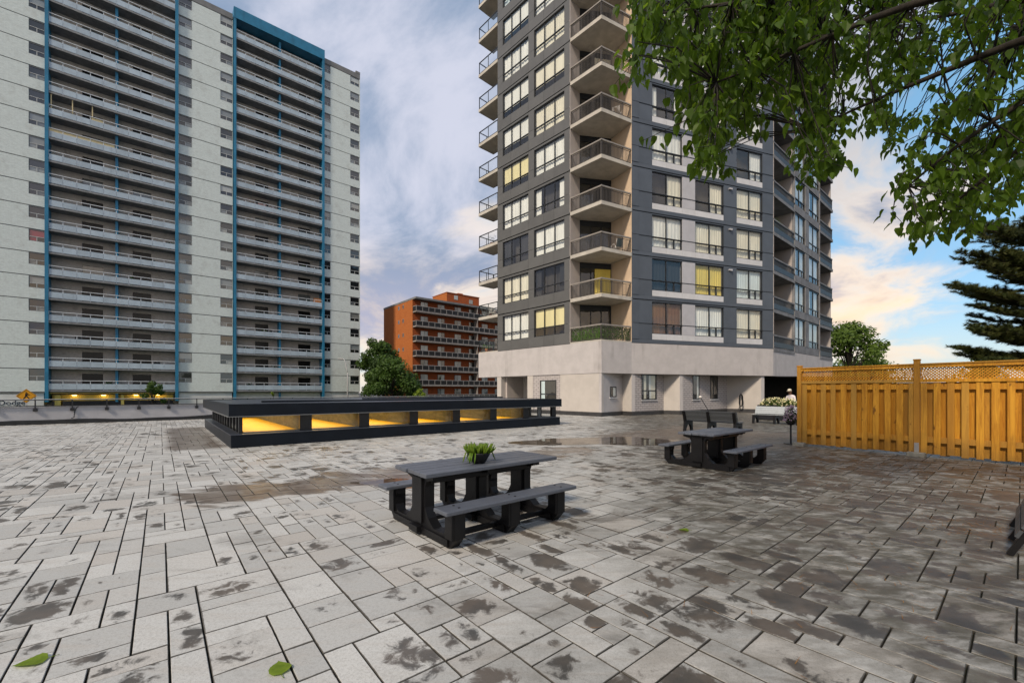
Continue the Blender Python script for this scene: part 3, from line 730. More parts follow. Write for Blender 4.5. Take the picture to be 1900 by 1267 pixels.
# ------------------------------------------------------------------ tower with corner balconies (B)
CB = (5.85, 27.7); Lf = Fr(CB, (.683, -.730)); P1 = (8.17, 28.93); Ff = Fr(P1, (.9455, .3256)); P2 = Ff.P(13.0, 0, 0)[:2]; Tf = Fr(P2, U)
BS = 3.03; BZ = 4.96; BN = 11
tb = thing('apartment_tower', 'dark panelled apartment tower with corner balconies above a pale concrete podium', 'building', (CB[0], CB[1], 0))
def bz(k): return BZ + k * BS
A0 = Lf.P(-2.61, 0, 0)[:2]; R1 = (4.85, 30.33); R2 = (7.2, 30.75)
xy = lambda p: p[:2]
core = [xy(Lf.P(-11.6, 1.75, 0)), xy(Lf.P(-10.1, 1.75, 0)), xy(Lf.P(-10.1, .55, 0)), xy(Lf.P(-2.75, .55, 0)), (R1[0] - .02, R1[1] + .10), (R2[0], R2[1] + .12), xy(Ff.P(.45, .55, 0)), xy(Ff.P(12.75, .55, 0)),
        xy(Tf.P(.25, 1.9, 0)), xy(Tf.P(4.8, 1.9, 0)), xy(Tf.P(4.8, .55, 0)), xy(Tf.P(11.8, .55, 0)), xy(Tf.P(11.8, 1.9, 0)), xy(Tf.P(16.0, 1.9, 0)), xy(Tf.P(16.0, 14, 0)), xy(Lf.P(-11.6, 15, 0))]
b = MB(); b.prism(core, BZ - .01, bz(BN)); wpart('core', b, M['B_core'], tb)
def curtain(fr, s0, s1, z0, z1, d, seed):
    r = random.Random(seed); q = MB(); n = max(8, int((s1 - s0) / .035)); amp = r.uniform(.008, .02); fq = r.uniform(18, 32); ph = r.uniform(0, 6)
    vs = []
    for k in range(n + 1):
        s = s0 + (s1 - s0) * k / n; dd = d + amp * sin(fq * s + ph + .8 * sin(5 * s)); vs += [fr.P(s, dd + .012 * sin(7*s), z0), fr.P(s, dd, z1)]
    return q.add(vs, [(2*k, 2*k+2, 2*k+3, 2*k+1) for k in range(n)])
CURS = ['white'] * 7 + ['cream'] * 4 + ['blue'] * 2 + ['yellow', 'brown', 'dark']
def curtain_set(fr, wa, wb, z0, z1, key, kind, colr):
    def mk():
        q = MB(); w = wb - wa
        if kind == 0: segs = [(wa + .03, wb - .03)]
        elif kind == 1: segs = [(wa + .03, wa + w * .36), (wb - w * .36, wb - .03)]
        elif kind == 2: segs = [(wa + .03, wa + w * .62)]
        elif kind == 3: segs = [(wa + w * .55, wb - .03)]
        elif kind == 4: segs = [(wa + .03, wa + w * .2), (wb - w * .2, wb - .03)]
        if kind == 5:
            for k in range(1): q.box(wa + .05, wb - .05, .19, .195, z0 + (z1 - z0) * .30, z1 - .02, fr)
        else:
            for i, (a, c) in enumerate(segs): 
                m_ = curtain(fr, a, c, z0 + .03, z1 - .03, .22, i * 7 + int(wa * 100)); q.add(m_.v, m_.f)
        return q.mesh('curtain', M['cur_' + colr])
    return cm_(('cur', key, kind, colr), mk)
def window(fr, k, wa, wb, za, zb_, zm, cols, key, kind, colr, sash=None, fw=.045):
    def mk():
        f = MB()
        f.box(wa, wb, .05, .14, za, za + fw, fr); f.box(wa, wb, .05, .14, zb_ - fw, zb_, fr); f.box(wa, wb, .045, .145, zm - .03, zm + .03, fr)
        xs = [wa] + cols + [wb]
        for i, x in enumerate(xs):
            a_, b_ = (x, x + fw) if i == 0 else ((x - fw, x) if i == len(xs) - 1 else (x - fw / 2, x + fw / 2))
            f.box(a_, b_, .052, .138, za + fw + .0005, zm - .0305, fr); f.box(a_, b_, .052, .138, zm + .0305, zb_ - fw - .0005, fr)
        if sash:
            for (a_, b_) in sash:
                f.box(a_, a_ + .05, .06, .13, za + fw + .001, zm - .031, fr); f.box(b_ - .05, b_, .06, .13, za + fw + .001, zm - .031, fr)
        return f.mesh('window', M['B_frame'])
    wo = wpart('window', cm_(('bw', key), mk), None, tb, bz(k))
    xs = [wa] + cols + [wb]
    for i in range(len(xs) - 1):
        for (c0_, c1_) in ((za, zm), (zm, zb_)):
            def pk():
                f = MB(); f.pane(xs[i] + .02, xs[i+1] - .02, c0_ + .02, c1_ - .02, .10, fr); return f.mesh('pane', M['B_glass'])
            link('pane', cm_(('bp', key, i, c0_), pk), wo)
    if kind is not None: link('curtain', curtain_set(fr, wa, wb, za, zb_, key, kind, colr), wo)
    return wo
def bx(key, fr, s0, s1, d0, d1, z0, z1, nm, mt, k, par=None):
    def mk():
        q = MB(); q.box(s0, s1, d0, d1, z0, z1, fr); return q.mesh(nm, M[mt])
    return wpart(nm, cm_(('bx', key), mk), None, tb, bz(k)) if par is None else link(nm, cm_(('bx', key), mk), par)
fix = {('La', 0): (0, 'white'), ('Lb', 0): (5, 'blindy'), ('La', 1): (0, 'cream'), ('Lb', 1): (4, 'dark'), ('La', 2): (1, 'dark'), ('Lb', 2): (0, 'white'), ('La', 3): (0, 'white'), ('Lb', 3): (4, 'white'),
       ('La', 4): (5, 'blindy'), ('Lb', 4): (0, 'white'), ('F1', 0): (0, 'brown'), ('F2', 0): (0, 'white'), ('F3', 0): (0, 'cream'), ('F1', 1): (0, 'dark'), ('F2', 1): (0, 'yellow'), ('F3', 1): (0, 'blue'),
       ('F1', 2): (0, 'white'), ('F2', 2): (0, 'cream'), ('F3', 2): (0, 'cream'), ('F1', 3): (3, 'cream'), ('F2', 3): (3, 'cream'), ('F3', 3): (0, 'cream'), ('F1', 4): (0, 'white'), ('F2', 4): (3, 'white'), ('F3', 4): (3, 'white')}
def ck(w, k):
    if (w, k) in fix: return fix[(w, k)]
    return R.choice([0, 0, 0, 1, 2, 3, 4, 5]), R.choice(CURS[:13])
def fr_(x): return x * BS
for k in range(BN):
    gp = .014
    # west face
    js = [-10.31, -8.69, -6.73, -5.11, -4.11, -2.64]
    for i in range(5): bx(('Ls', i), Lf, js[i] + (gp/2 if i else 0), js[i+1] - gp/2, 0, .30, .03, fr_(.262), 'spandrel', 'B_grey', k)
    for i, (a, c) in enumerate(((-10.31, -9.68), (-6.72, -6.12), (-3.14, -2.64))):
        bx(('Lp', i), Lf, a, c, 0, .30, fr_(.264), fr_(.468), 'pier_panel', 'B_grey', k); bx(('Lq', i), Lf, a, c, 0, .30, fr_(.474), fr_(.985), 'pier_panel', 'B_grey', k)
    for i, (a, c) in enumerate(((-9.675, -6.725), (-6.115, -3.145))): bx(('Lh', i), Lf, a, c, 0.0, .30, fr_(.935), fr_(.985), 'head_panel', 'B_grey', k)
    for (wk, wa, wb, cols) in (('La', -9.67, -6.73, [-8.69, -7.71]), ('Lb', -6.11, -3.15, [-5.11, -4.11])):
        kd, cl = ck(wk, k); window(Lf, k, wa, wb, fr_(.265), fr_(.933), fr_(.471), cols, wk, kd, cl)
    bx('Lg', Lf, -10.3, -2.66, .12, .34, -.02, .028, 'joint_backing', 'B_frame', k)
    # south face
    bx('Fb', Ff, 0, 12.98, 0, .30, .03, fr_(.098), 'sill_band', 'B_blue', k); bx('Fg', Ff, .02, 12.95, .10, .34, -.02, .028, 'joint_backing', 'B_frame', k)
    bx('Fh', Ff, 0, 12.98, 0, .30, fr_(.968), fr_(.988), 'head_band', 'B_blue', k)
    sp = [1.68, 2.9, 4.25, 5.4, 6.73, 8.03]
    for i in range(5): bx(('Fs', i), Ff, sp[i] + .008, sp[i+1] - .008, .005, .30, fr_(.10), fr_(.232), 'spandrel', 'B_light', k)
    for i, (a, c) in enumerate(((9.30, 10.57), (10.57, 11.87))): bx(('Ft', i), Ff, a + .008, c - .008, .005, .30, fr_(.10), fr_(.232), 'spandrel', 'B_light', k)
    for i, (a, c, mt_) in enumerate(((0, .565, 'B_blue'), (.575, 1.665, 'B_blue'), (4.26, 5.39, 'B_lilac'), (8.05, 9.28, 'B_blue'), (11.89, 12.98, 'B_blue'))):
        z0_ = fr_(.235) if mt_ == 'B_lilac' else fr_(.10)
        bx(('Fp', i), Ff, a, c, .0 if i else -.03, .30, z0_, fr_(.457), 'pier_panel', mt_, k); bx(('Fq', i), Ff, a, c, .0 if i else -.03, .30, fr_(.466), fr_(.966), 'pier_panel', mt_, k)
    bx('Fr', Ff, .57, 12.95, -.03, .01, fr_(.4575), fr_(.4655), 'transom_rail', 'B_frame', k)
    for (wk, wa, wb, cm0) in (('F1', 1.67, 4.25, 2.9), ('F2', 5.4, 8.04, 6.73), ('F3', 9.29, 11.88, 10.57)):
        kd, cl = ck(wk, k); window(Ff, k, wa, wb, fr_(.235), fr_(.966), fr_(.461), [cm0], wk, kd, cl, [(cm0 + .05, (cm0 + wb) / 2), ((cm0 + wb) / 2, wb - .03)])
    if k < 6 and k > 0:
        q = MB(); q.box(8.5, 8.78, -.12, -.002, fr_(.885), fr_(.92), Ff); q.box(8.56, 8.72, -.17, -.121, fr_(.87), fr_(.90), Ff); wpart('vent_hood', q.mesh('vent_hood', M['B_lilac']), None, tb, bz(k))
    # east face windows
    bx('Ts', Tf, 4.93, 11.72, 0, .3, .03, fr_(.22), 'spandrel', 'B_tcon', k); bx('Tb', Tf, 4.9, 11.75, .1, .34, -.02, .028, 'joint_backing', 'B_frame', k)
    for i, (a, c) in enumerate(((4.80, 4.95), (7.65, 8.60), (11.72, 11.88))): bx(('Tp', i), Tf, a, c, -.02, .3, fr_(.222), fr_(.985), 'pier_panel', 'B_tcon', k)
    for (wk, wa, wb, cm0) in (('T1', 4.95, 7.65, 6.2), ('T2', 8.6, 11.72, 10.1)):
        kd, cl = ck(wk, k); window(Tf, k, wa, wb, fr_(.222), fr_(.985), fr_(.42), [cm0], wk, kd, cl, [(cm0 + .05, (cm0 + wb) / 2)])
    # corner balcony
    def mk():
        q = MB(); q.prism([A0, CB, (P1[0] + .05, P1[1] + .03), (R2[0], R2[1] + .1), (R1[0], R1[1] + .1)], -.14, .10); return q.mesh('balcony', M['B_slab'])
    if k > 0: so = wpart('balcony', cm_('cbal', mk), None, tb, bz(k))
    else:
        q = MB(); q.prism([A0, CB, (P1[0], P1[1]), R2, R1], .002, .10); so = wpart('balcony', q, M['B_slab'], tb, bz(0))
    def rail_run(q, qq, p0, p1, nb, top=1.14):
        f = Fr(p0, (p1[0] - p0[0], p1[1] - p0[1])); l = math.dist(p0, p1)
        qq.box(.0, l, .03, .13, top - .09, top, f)
        q.box(.02, l - .02, .06, .10, .17, .20, f)
        q.box(.02, l - .02, .06, .10, top - .20, top - .175, f)
        for j in range(nb + 1):
            x = .03 + (l - .06) * j / nb; w_ = .024 if j % 8 == 0 else .010
            q.box(x - w_, x + w_, .065, .095, .10 if j % 8 == 0 else .2005, top - .0905 if j % 8 == 0 else top - .2005, f)
    def mkr():
        q = MB(); qq = MB(); rail_run(q, qq, A0, CB, 22); rail_run(q, qq, CB, P1, 22); cache['ctop'] = qq.mesh('top_rail', M['B_rail']); return q.mesh('balustrade', M['B_bal'])
    link('balustrade', cm_('crail', mkr), so); link('top_rail', cache['ctop'], so)
    def wallseg(p0, p1, z0, z1, mt_, nm):
        f = Fr(p0, (p1[0] - p0[0], p1[1] - p0[1])); q = MB(); q.box(0, math.dist(p0, p1), 0, .12, z0, z1, f); return q.mesh(nm, M[mt_])
    H1 = BS - .145
    link('return_wall', cm_('cw1', lambda: wallseg(A0, R1, .1, H1, 'B_return', 'return_wall')), so)
    link('side_wall', cm_('cw2', lambda: wallseg(R2, P1, .1, H1, 'B_peach', 'side_wall')), so)
    def mkd():
        f = Fr(R1, (R2[0] - R1[0], R2[1] - R1[1])); l = math.dist(R1, R2); q = MB()
        q.box(0, l, 0, .06, 2.5, H1, f)
        for x in (0, l * .34, l * .67, l - .06): q.box(x, x + .06, 0, .06, .1, 2.499, f)
        q2 = MB(); q2.pane(0, l, .1, 2.5, .04, f); cache['cdg'] = q2.mesh('pane', M['B_glass']); return q.mesh('door', M['B_frame'])
    link('door', cm_('cd', mkd), so); link('pane', cache['cdg'], so)
    if k in (1, 3, 6): 
        f = Fr(R1, (R2[0] - R1[0], R2[1] - R1[1])); cc = curtain(f, 1.1, 2.3, .12, 2.45, .10 - .17, k); link('curtain', cc.mesh('curtain', M['cur_' + {1: 'yellow', 3: 'dark', 6: 'cream'}[k]]), so)
    # west end balcony
    def mk2():
        q = MB(); q.prism([xy(Lf.P(-12.85, 0, 0)), xy(Lf.P(-10.33, 0, 0)), xy(Lf.P(-10.33, 1.72, 0)), xy(Lf.P(-12.85, 1.72, 0))], -.14, .10); return q.mesh('balcony', M['B_slab'])
    if k > 0: so2 = wpart('balcony', cm_('wbal', mk2), None, tb, bz(k))
    else:
        q = MB(); q.prism([xy(Lf.P(-12.85, 0.02, 0)), xy(Lf.P(-10.33, 0.02, 0)), xy(Lf.P(-10.33, 1.72, 0)), xy(Lf.P(-12.85, 1.72, 0))], .002, .1); so2 = wpart('balcony', q, M['B_slab'], tb, bz(0))
    def mk3():
        q = MB()
        for (p0, p1) in ((Lf.P(-12.82, .03, 0), Lf.P(-10.35, .03, 0)), (Lf.P(-12.82, 1.68, 0), Lf.P(-12.82, .03, 0)), (Lf.P(-12.82, 1.68, 0), Lf.P(-11.7, 1.68, 0))):
            p0, p1 = p0[:2], p1[:2]; f = Fr(p0, (p1[0] - p0[0], p1[1] - p0[1])); l = math.dist(p0, p1)
            q.box(0, l, 0, .06, 1.10, 1.16, f); q.box(0, l, .01, .05, .16, .20, f); q.box(0, .05, .0, .05, .1, 1.099, f); q.box(l - .05, l, .005, .05, .1, 1.099, f); q.box(l/2 - .02, l/2 + .02, .01, .05, .2, 1.099, f)
        return q.mesh('railing', M['B_frame'])
    link('railing', cm_('wr', mk3), so2)
    def mk4():
        q = MB(); q.pane(-12.78, -10.4, .2, 1.1, .055, Lf); return q.mesh('pane', M['R_glass'])
    link('pane', cm_('wg', mk4), so2)
    def mk5():
        q = MB(); q.box(-11.65, -10.33, 1.6, 1.74, .1, BS - .145, Lf); return q.mesh('rear_wall', M['B_peach'])
    link('rear_wall', cm_('wp', mk5), so2)
    # east loggias
    for li, (a, c) in enumerate(((0.02, 4.78), (11.9, 16.2))):
        def mk6():
            q = MB(); q.box(a, c, -.04, 1.9, -.16, .10, Tf); return q.mesh('balcony', M['B_tcon'])
        so3 = wpart('balcony', cm_(('tl', li), mk6), None, tb, bz(k))
        def mk7():
            q = MB(); q.box(a, c, .0, .10, 1.05, 1.16, Tf); return q.mesh('top_rail', M['B_tcon'])
        link('top_rail', cm_(('tr', li), mk7), so3)
        def mk8():
            q = MB(); n = 34
            for j in range(n + 1):
                x = a + .02 + (c - a - .04) * j / n; q.box(x - .012, x + .012, .03, .06, .1, 1.049, Tf)
            q.box(a, c, .035, .055, .2, .6, Tf); return q.mesh('balustrade', M['B_frame'])
        link('balustrade', cm_(('tq', li), mk8), so3)
        def mk9():
            q = MB(); q.box(c - .16, c, .15, 1.85, .1, BS - .165, Tf); return q.mesh('side_wall', M['B_return'])
        link('side_wall', cm_(('ts', li), mk9), so3)
        def mkA():
            q = MB(); q.box(a + .02, a + .1, 0, 1.85, .1, BS - .165, Tf); return q.mesh('side_wall', M['B_return'])
        link('side_wall', cm_(('tu', li), mkA), so3)
        cc = cm_(('tc', li, k % 3), lambda: curtain(Tf, a + 1.6, c - .3, .12, 2.5, 1.78, k).mesh('curtain', M['cur_' + ('white', 'cream', 'dark')[k % 3]]))
        link('curtain', cc, so3)
b = MB(); b.prism([CB, P1, xy(Ff.P(12.99, 0, 0)), xy(Tf.P(16.24, 0, 0)), xy(Tf.P(16.24, 14, 0)), xy(Lf.P(-12.85, 15, 0)), xy(Lf.P(-12.85, 0, 0))], 2.86, BZ); wpart('podium', b, M['B_podL'], tb)
# ground storey: sawtooth walls under the podium
def gwall(pts, m_, nm, z1=2.858, th=.2, sk=True):
    q = MB(); k_ = MB()
    for i in range(len(pts) - 1):
        f = Fr(pts[i], (pts[i+1][0] - pts[i][0], pts[i+1][1] - pts[i][1])); l = math.dist(pts[i], pts[i+1])
        q.box(0, l, 0, th, -.02, z1, f); k_.box(-.02, l + .0, -.025, -.001, -.02, .27, f)
    o = wpart(nm, q, m_, tb)
    if sk: link('skirting', k_.mesh('skirting', M['skirt']), o)
    return o
Q1 = (7.75, 29.7); Q2 = (P1[0] + .02, P1[1] + .06); Q3 = (8.45, 29.12); Q4 = (11.08, 30.95); Q5 = xy(Ff.P(4.1, .08, 0)); Q6 = xy(Ff.P(4.4, .1, 0)); Q7 = (17.2, 33.9); Q8 = xy(Ff.P(11.85, .1, 0)); Q9 = xy(Ff.P(12.2, .12, 0))
CBi = (CB[0] + .01, CB[1] + .03)
gwall([CBi, Q1], M['B_podL'], 'ground_wall'); gwall([Q1, Q2], M['B_base'], 'ground_wall'); gwall([Q2, Q3], M['B_podL'], 'column'); gwall([Q3, Q4], M['siding'], 'siding_wall'); gwall([Q4, Q5], M['B_base'], 'ground_wall')
gwall([Q5, Q6], M['B_podL'], 'column'); gwall([Q6, Q7], M['siding'], 'siding_wall'); gwall([Q7, Q8], M['B_base'], 'ground_wall'); gwall([Q8, Q9], M['B_podL'], 'column')
def gwin(p0, p1, s0, s1, z0, z1, split=None, zm=None, mt_='B_glass', cur=None, sill=True):
    f = Fr(p0, (p1[0] - p0[0], p1[1] - p0[1])); q = MB(); w_ = .06
    q.box(s0, s1, -.03, .03, z0, z0 + w_, f); q.box(s0, s1, -.03, .03, z1 - w_, z1, f); q.box(s0, s0 + w_, -.028, .03, z0 + w_, z1 - w_, f); q.box(s1 - w_, s1, -.028, .03, z0 + w_, z1 - w_, f)
    if zm: q.box(s0 + w_, s1 - w_, -.027, .03, zm - .035, zm + .035, f)
    if split:
        for x in split: q.box(x - .025, x + .025, -.025, .03, z0 + w_, (zm or z1 - w_) - .036 if zm else z1 - w_, f)
    o = wpart('window', q, M['B_frame'], tb)
    q = MB(); q.pane(s0, s1, z0, z1, -.006, f); link('pane', q.mesh('pane', M[mt_]), o)
    q = MB(); q.pane(s0, s1, z0, z1, -.003, f); link('room', q.mesh('room', M['B_core']), o)
    if cur: 
        for (a, c, cl) in cur: 
            q = MB(); q.pane(a, c, z0 + .08, z1 - .08, -.0045, f); link('curtain', q.mesh('curtain', M['cur_' + cl]), o)
    if sill: q = MB(); q.box(s0 - .06, s1 + .06, -.06, .02, z0 - .07, z0 - .002, f); link('sill', q.mesh('sill', M['B_light']), o)
gwin(CBi, Q1, 1.05, 1.85, 1.25, 1.98, cur=[(1.45, 1.8, 'white')])
gwin(Q3, Q4, .7, 2.35, 1.05, 2.84, [1.5], 1.7, cur=[(.95, 1.2, 'cream'), (1.5, 1.75, 'white'), (1.75, 2.2, 'cream')])
gwin(Q6, Q7, 1.2, 2.05, 1.05, 2.84, cur=[(1.75, 1.98, 'white')]); gwin(Q6, Q7, 3.55, 4.6, 1.05, 2.84, [4.0])
b = MB(); b.box(-.35, -.15, -.12, .1, 2.45, 2.62, Fr(xy(Ff.P(7.6, 1.6, 0)), U)); wpart('wall_lamp', b, M['blackmetal'], tb)
# west side of the ground storey
def lw(s0, s1, d, m_, nm, th=.25): return gwall([xy(Lf.P(s0, d, 0)), xy(Lf.P(s1, d, 0))], m_, nm, th=th)
lw(-3.55, -.02, .03, M['B_base'], 'ground_wall'); lw(-6.25, -3.56, .06, M['sidingL'], 'siding_wall'); lw(-6.85, -6.26, .03, M['B_base'], 'column', .4)
gwin(xy(Lf.P(-6.25, .06, 0)), xy(Lf.P(-3.56, .06, 0)), .72, 2.32, .85, 2.48, [1.5], 1.45, cur=[(.85, 1.2, 'blue')])
lw(-10.4, -9.9, .03, M['B_base'], 'column', .5); lw(-11.3, -11.0, .9, M['B_base'], 'column', .4)
b = MB(); b.box(-9.9, -6.86, 2.4, 2.6, -.02, 2.858, Lf); wpart('ground_wall', b, M['B_base'], tb)
b = MB(); b.box(-9.88, -9.7, .5, 2.4, -.02, 2.858, Lf); wpart('ground_wall', b, M['B_return'], tb)
gwin(xy(Lf.P(-9.9, 2.4, 0)), xy(Lf.P(-6.86, 2.4, 0)), .9, 2.9, .1, 2.8, [1.5, 2.2], None, cur=[(1.0, 1.45, 'cream'), (2.3, 2.8, 'yellow')], sill=False)
q = MB(); q.box(-9.2, -6.9, .9, .94, 1.0, 1.05, Lf)
for j in range(15): q.box(-9.15 + .158*j, -9.12 + .158*j, .905, .935, 0, .999, Lf)
wpart('guard_rail', q, M['A_frame'], tb)
# dark covered entrance on the east side
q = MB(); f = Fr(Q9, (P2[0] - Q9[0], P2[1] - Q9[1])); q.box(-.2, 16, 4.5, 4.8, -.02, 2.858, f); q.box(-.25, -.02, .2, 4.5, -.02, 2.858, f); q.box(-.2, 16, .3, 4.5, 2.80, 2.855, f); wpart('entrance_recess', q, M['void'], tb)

# items on the balconies of the tower
def hedge_screen():
    q = MB(); r = random.Random(3); rn = []
    for (p0, p1) in ((A0, CB), (CB, P1)):
        f = Fr(p0, (p1[0] - p0[0], p1[1] - p0[1])); l = math.dist(p0, p1)
        for _ in range(1000):
            s = r.uniform(.05, l - .03); z = r.uniform(.16, 1.02) + BZ; d = r.uniform(.11, .19); w = r.uniform(.018, .032); h = r.uniform(.04, .08); a = r.uniform(-.8, .8)
            P = [(-w, 0), (0, -h), (w, 0), (0, h)]
            q.add([f.P(s + x*cos(a) - y*sin(a), d + r.uniform(-.02, .02), z + x*sin(a) + y*cos(a)) for x, y in P], [(0, 1, 2, 3)]); rn.append(r.random())
    me = q.mesh('hedge_screen', M['hedge']); a_ = me.attributes.new('rnd', 'FLOAT_COLOR', 'FACE'); a_.data.foreach_set('color', [x for v in rn for x in (v, v, v, 1)])
    return tag(link('hedge_screen', me), 'bright green leafy privacy screen on the lowest corner balcony of the tower', 'screen')
hedge_screen()
def lawn_chair(loc, rz, label, cush=True):
    t = thing('balcony_chair', label, 'chair', loc, rz)
    for sx in (-1, 1):
        q = MB(); q.tube([(sx*.28, -.26, 0), (sx*.28, -.25, .62), (sx*.28, .05, .66), (sx*.28, .27, .45), (sx*.28, .30, 0)], .022, 6); lpart('leg_frame', q, M['whiteplastic'], t, True)
    q = MB(); q.box(-.27, .27, -.25, .25, .40, .43); lpart('seat', q, M['whiteplastic'], t)
    q = MB()
    for j in range(7): q.tube([(-.24 + .08*j, .26, .42), (-.24 + .08*j, .36, .92)], .014, 5)
    q.tube([(-.27, .36, .92), (.27, .36, .92)], .022, 6); lpart('backrest', q, M['whiteplastic'], t, True)
    if cush: q = MB(); q.add([(-.2, .245, .44), (.2, .245, .44), (.2, .34, .95), (-.2, .34, .95), (-.2, .30, .44), (.2, .30, .44), (.2, .40, .95), (-.2, .40, .95)], [(0, 1, 2, 3), (7, 6, 5, 4), (0, 4, 5, 1), (1, 5, 6, 2), (2, 6, 7, 3), (3, 7, 4, 0)]); lpart('towel', q, M['teal_cloth'], t)
lawn_chair((7.25, 29.3, bz(2) + .1), radians(200), 'white garden chair with a dark teal towel on a corner balcony of the tower')
lawn_chair((7.3, 29.35, bz(5) + .1), radians(150), 'bare white garden chair on a high corner balcony of the tower', False)
def potted(loc, h, n, label, m_='hedge', seed=1, pot='terracotta'):
    r = random.Random(seed); t = thing('potted_plant', label, 'plant', loc)
    q = MB(); q.lathe([(.12, 0), (.17, .26), (.18, .30)], 12); lpart('pot', q, M[pot], t)
    q = MB(); rn = []
    for _ in range(n):
        c = Vector((r.gauss(0, .2), r.gauss(0, .2), .3 + r.random() * h)); a = Vector((r.gauss(0, 1), r.gauss(0, 1), r.gauss(0, 1))).normalized(); b_ = a.orthogonal().normalized(); L_ = r.uniform(.06, .13); w = L_ * .5
        q.add([c - b_*w*.5, c + a*L_*.5, c + b_*w*.5, c - a*L_*.5], [(0, 1, 2, 3)]); rn.append(r.random())
    me = q.mesh('foliage', M[m_]); a_ = me.attributes.new('rnd', 'FLOAT_COLOR', 'FACE'); a_.data.foreach_set('color', [x for v in rn for x in (v, v, v, 1)]); lpart('foliage', me, None, t)
p_ = Tf.P(1.6, .5, bz(3) + .1); potted(p_, 1.25, 260, 'tall leafy potted plant on a shaded east balcony of the tower', seed=2)
p_ = Tf.P(3.3, .5, bz(3) + .1); potted(p_, .9, 200, 'smaller leafy potted plant beside the tall one on the east balcony', seed=4)
p_ = Lf.P(-12.2, .4, bz(0) + .1); potted(p_, .35, 60, 'terracotta pot with a low plant on the lowest west balcony', seed=5)
p_ = Lf.P(-11.6, .5, bz(3) + .1); potted(p_, .6, 60, 'dark potted shrub on a west balcony of the tower', 'foliage2', seed=6)
lawn_chair(Lf.P(-11.9, .9, bz(1) + .1), radians(60), 'white chair on the second lowest west balcony of the tower', False)

# ------------------------------------------------------------------ red brick block (K)
K = Fr((-18.3, 78), U); KS = 2.70; KZ = 2.62; KT = 18.9
tk = thing('brick_block', 'orange red brick apartment block with black and white balcony rails', 'building', K.P(0, 0, GZ))
b = MB(); b.box(0, 22, 0, 13, GZ, KT - .35, K); wpart('wall', b, M['K_brickF'], tk)
b = MB(); b.box(-.03, -.002, -.02, 13, GZ, KT - .36, K); wpart('end_wall', b, M['K_brick'], tk)
b = MB(); b.box(-.06, 22.1, -1.35, 13.1, KT - .349, KT, K); wpart('roof_edge', b, M['A_fascia'], tk)
b = MB(); b.box(9.2, 17.2, 3.2, 9, KT + .001, KT + 2.9, K); ph = wpart('penthouse', b, M['K_brickF'], tk)
b = MB(); b.box(9.17, 9.199, 3.19, 9, KT + .001, KT + 2.9, K); link('end_wall', b.mesh('end_wall', M['K_brick']), ph)
b = MB(); b.box(9.1, 17.3, 3.1, 9.1, KT + 2.901, KT + 3.0, K); b.box(12.4, 13.6, 4, 5, KT + 3.001, KT + 3.4, K); link('roof_edge', b.mesh('roof_edge', M['K_brickF']), ph)
for (s, z) in ((10.9, 1.7), (14.6, 1.3)):
    b = MB(); b.box(s, s + .9, 3.15, 3.199, KT + z, KT + z + .85, K); link('window', b.mesh('window', M['gl_pale']), ph)
for k in range(-1, 6):
    z = KZ + k * KS
    b = MB(); b.box(.02, 21.9, -1.35, -.002, z, z + .24, K); so = wpart('balcony', b, M['K_slab'], tk)
    fm = MB(); fm.box(.02, 21.9, -1.37, -1.30, z + 1.08, z + 1.17, K); fm.box(.02, 21.9, -1.36, -1.31, z + .241, z + .30, K); fm.box(.0, .07, -1.30, -.05, z + 1.085, z + 1.165, K)
    for j in range(18): fm.box(.02 + j * 1.27, .10 + j * 1.27, -1.365, -1.30, z + .301, z + 1.079, K)
    link('rail', fm.mesh('rail', M['K_white']), so)
    for j in range(17):
        q = cm_(('kp', k), lambda: (lambda m_: (m_.box(.10, 1.29, -1.34, -1.32, z + .31, z + 1.07, K), m_)[1])(MB()).mesh('panel', M['K_panel']))
        o = K.P(j * 1.27, 0, 0); link('panel', q, so, (o[0] - K.o[0], o[1] - K.o[1], 0))
    b = MB(); b.box(.0, .05, -1.30, -.05, z + .3, z + 1.07, K); link('panel', b.mesh('panel', M['K_panel']), so)
    for s in (1.6, 5.2, 9.0, 12.4, 15.6, 19):
        q = MB(); q.box(s, s + 1.5, -.05, -.003, z + .3, z + 2.25, K); wo = wpart('window', q, M['A_frame'], tk)
        for (pa, pb) in ((s + .06, s + .72), (s + .78, s + 1.44)):
            q = MB(); q.pane(pa, pb, z + 1.15, z + 2.18, -.055, K); link('pane', q.mesh('pane', M[R.choice(['gl_dark', 'gl_dark', 'gl_blind', 'gl_pale'])]), wo)
    b = MB(); b.box(13.6, 13.75, -1.3, -.003, z + .241, z + KS - .001, K); link('divider', b.mesh('divider', M['K_slab']), so)
    if k >= 0:
        Ks = Fr(K.P(-.03, 13, 0)[:2], (-K.d[1] * -1, -K.d[0]))
        for s in (7.0, 8.9):
            q = MB(); q.box(s, s + .55, -.04, -.003, z + 1.3, z + 2.0, Ks); wo = wpart('window', q, M['K_white'], tk)
            q = MB(); q.pane(s + .05, s + .45, z + 1.35, z + 1.95, -.045, Ks); link('pane', q.mesh('pane', M['gl_dark']), wo)

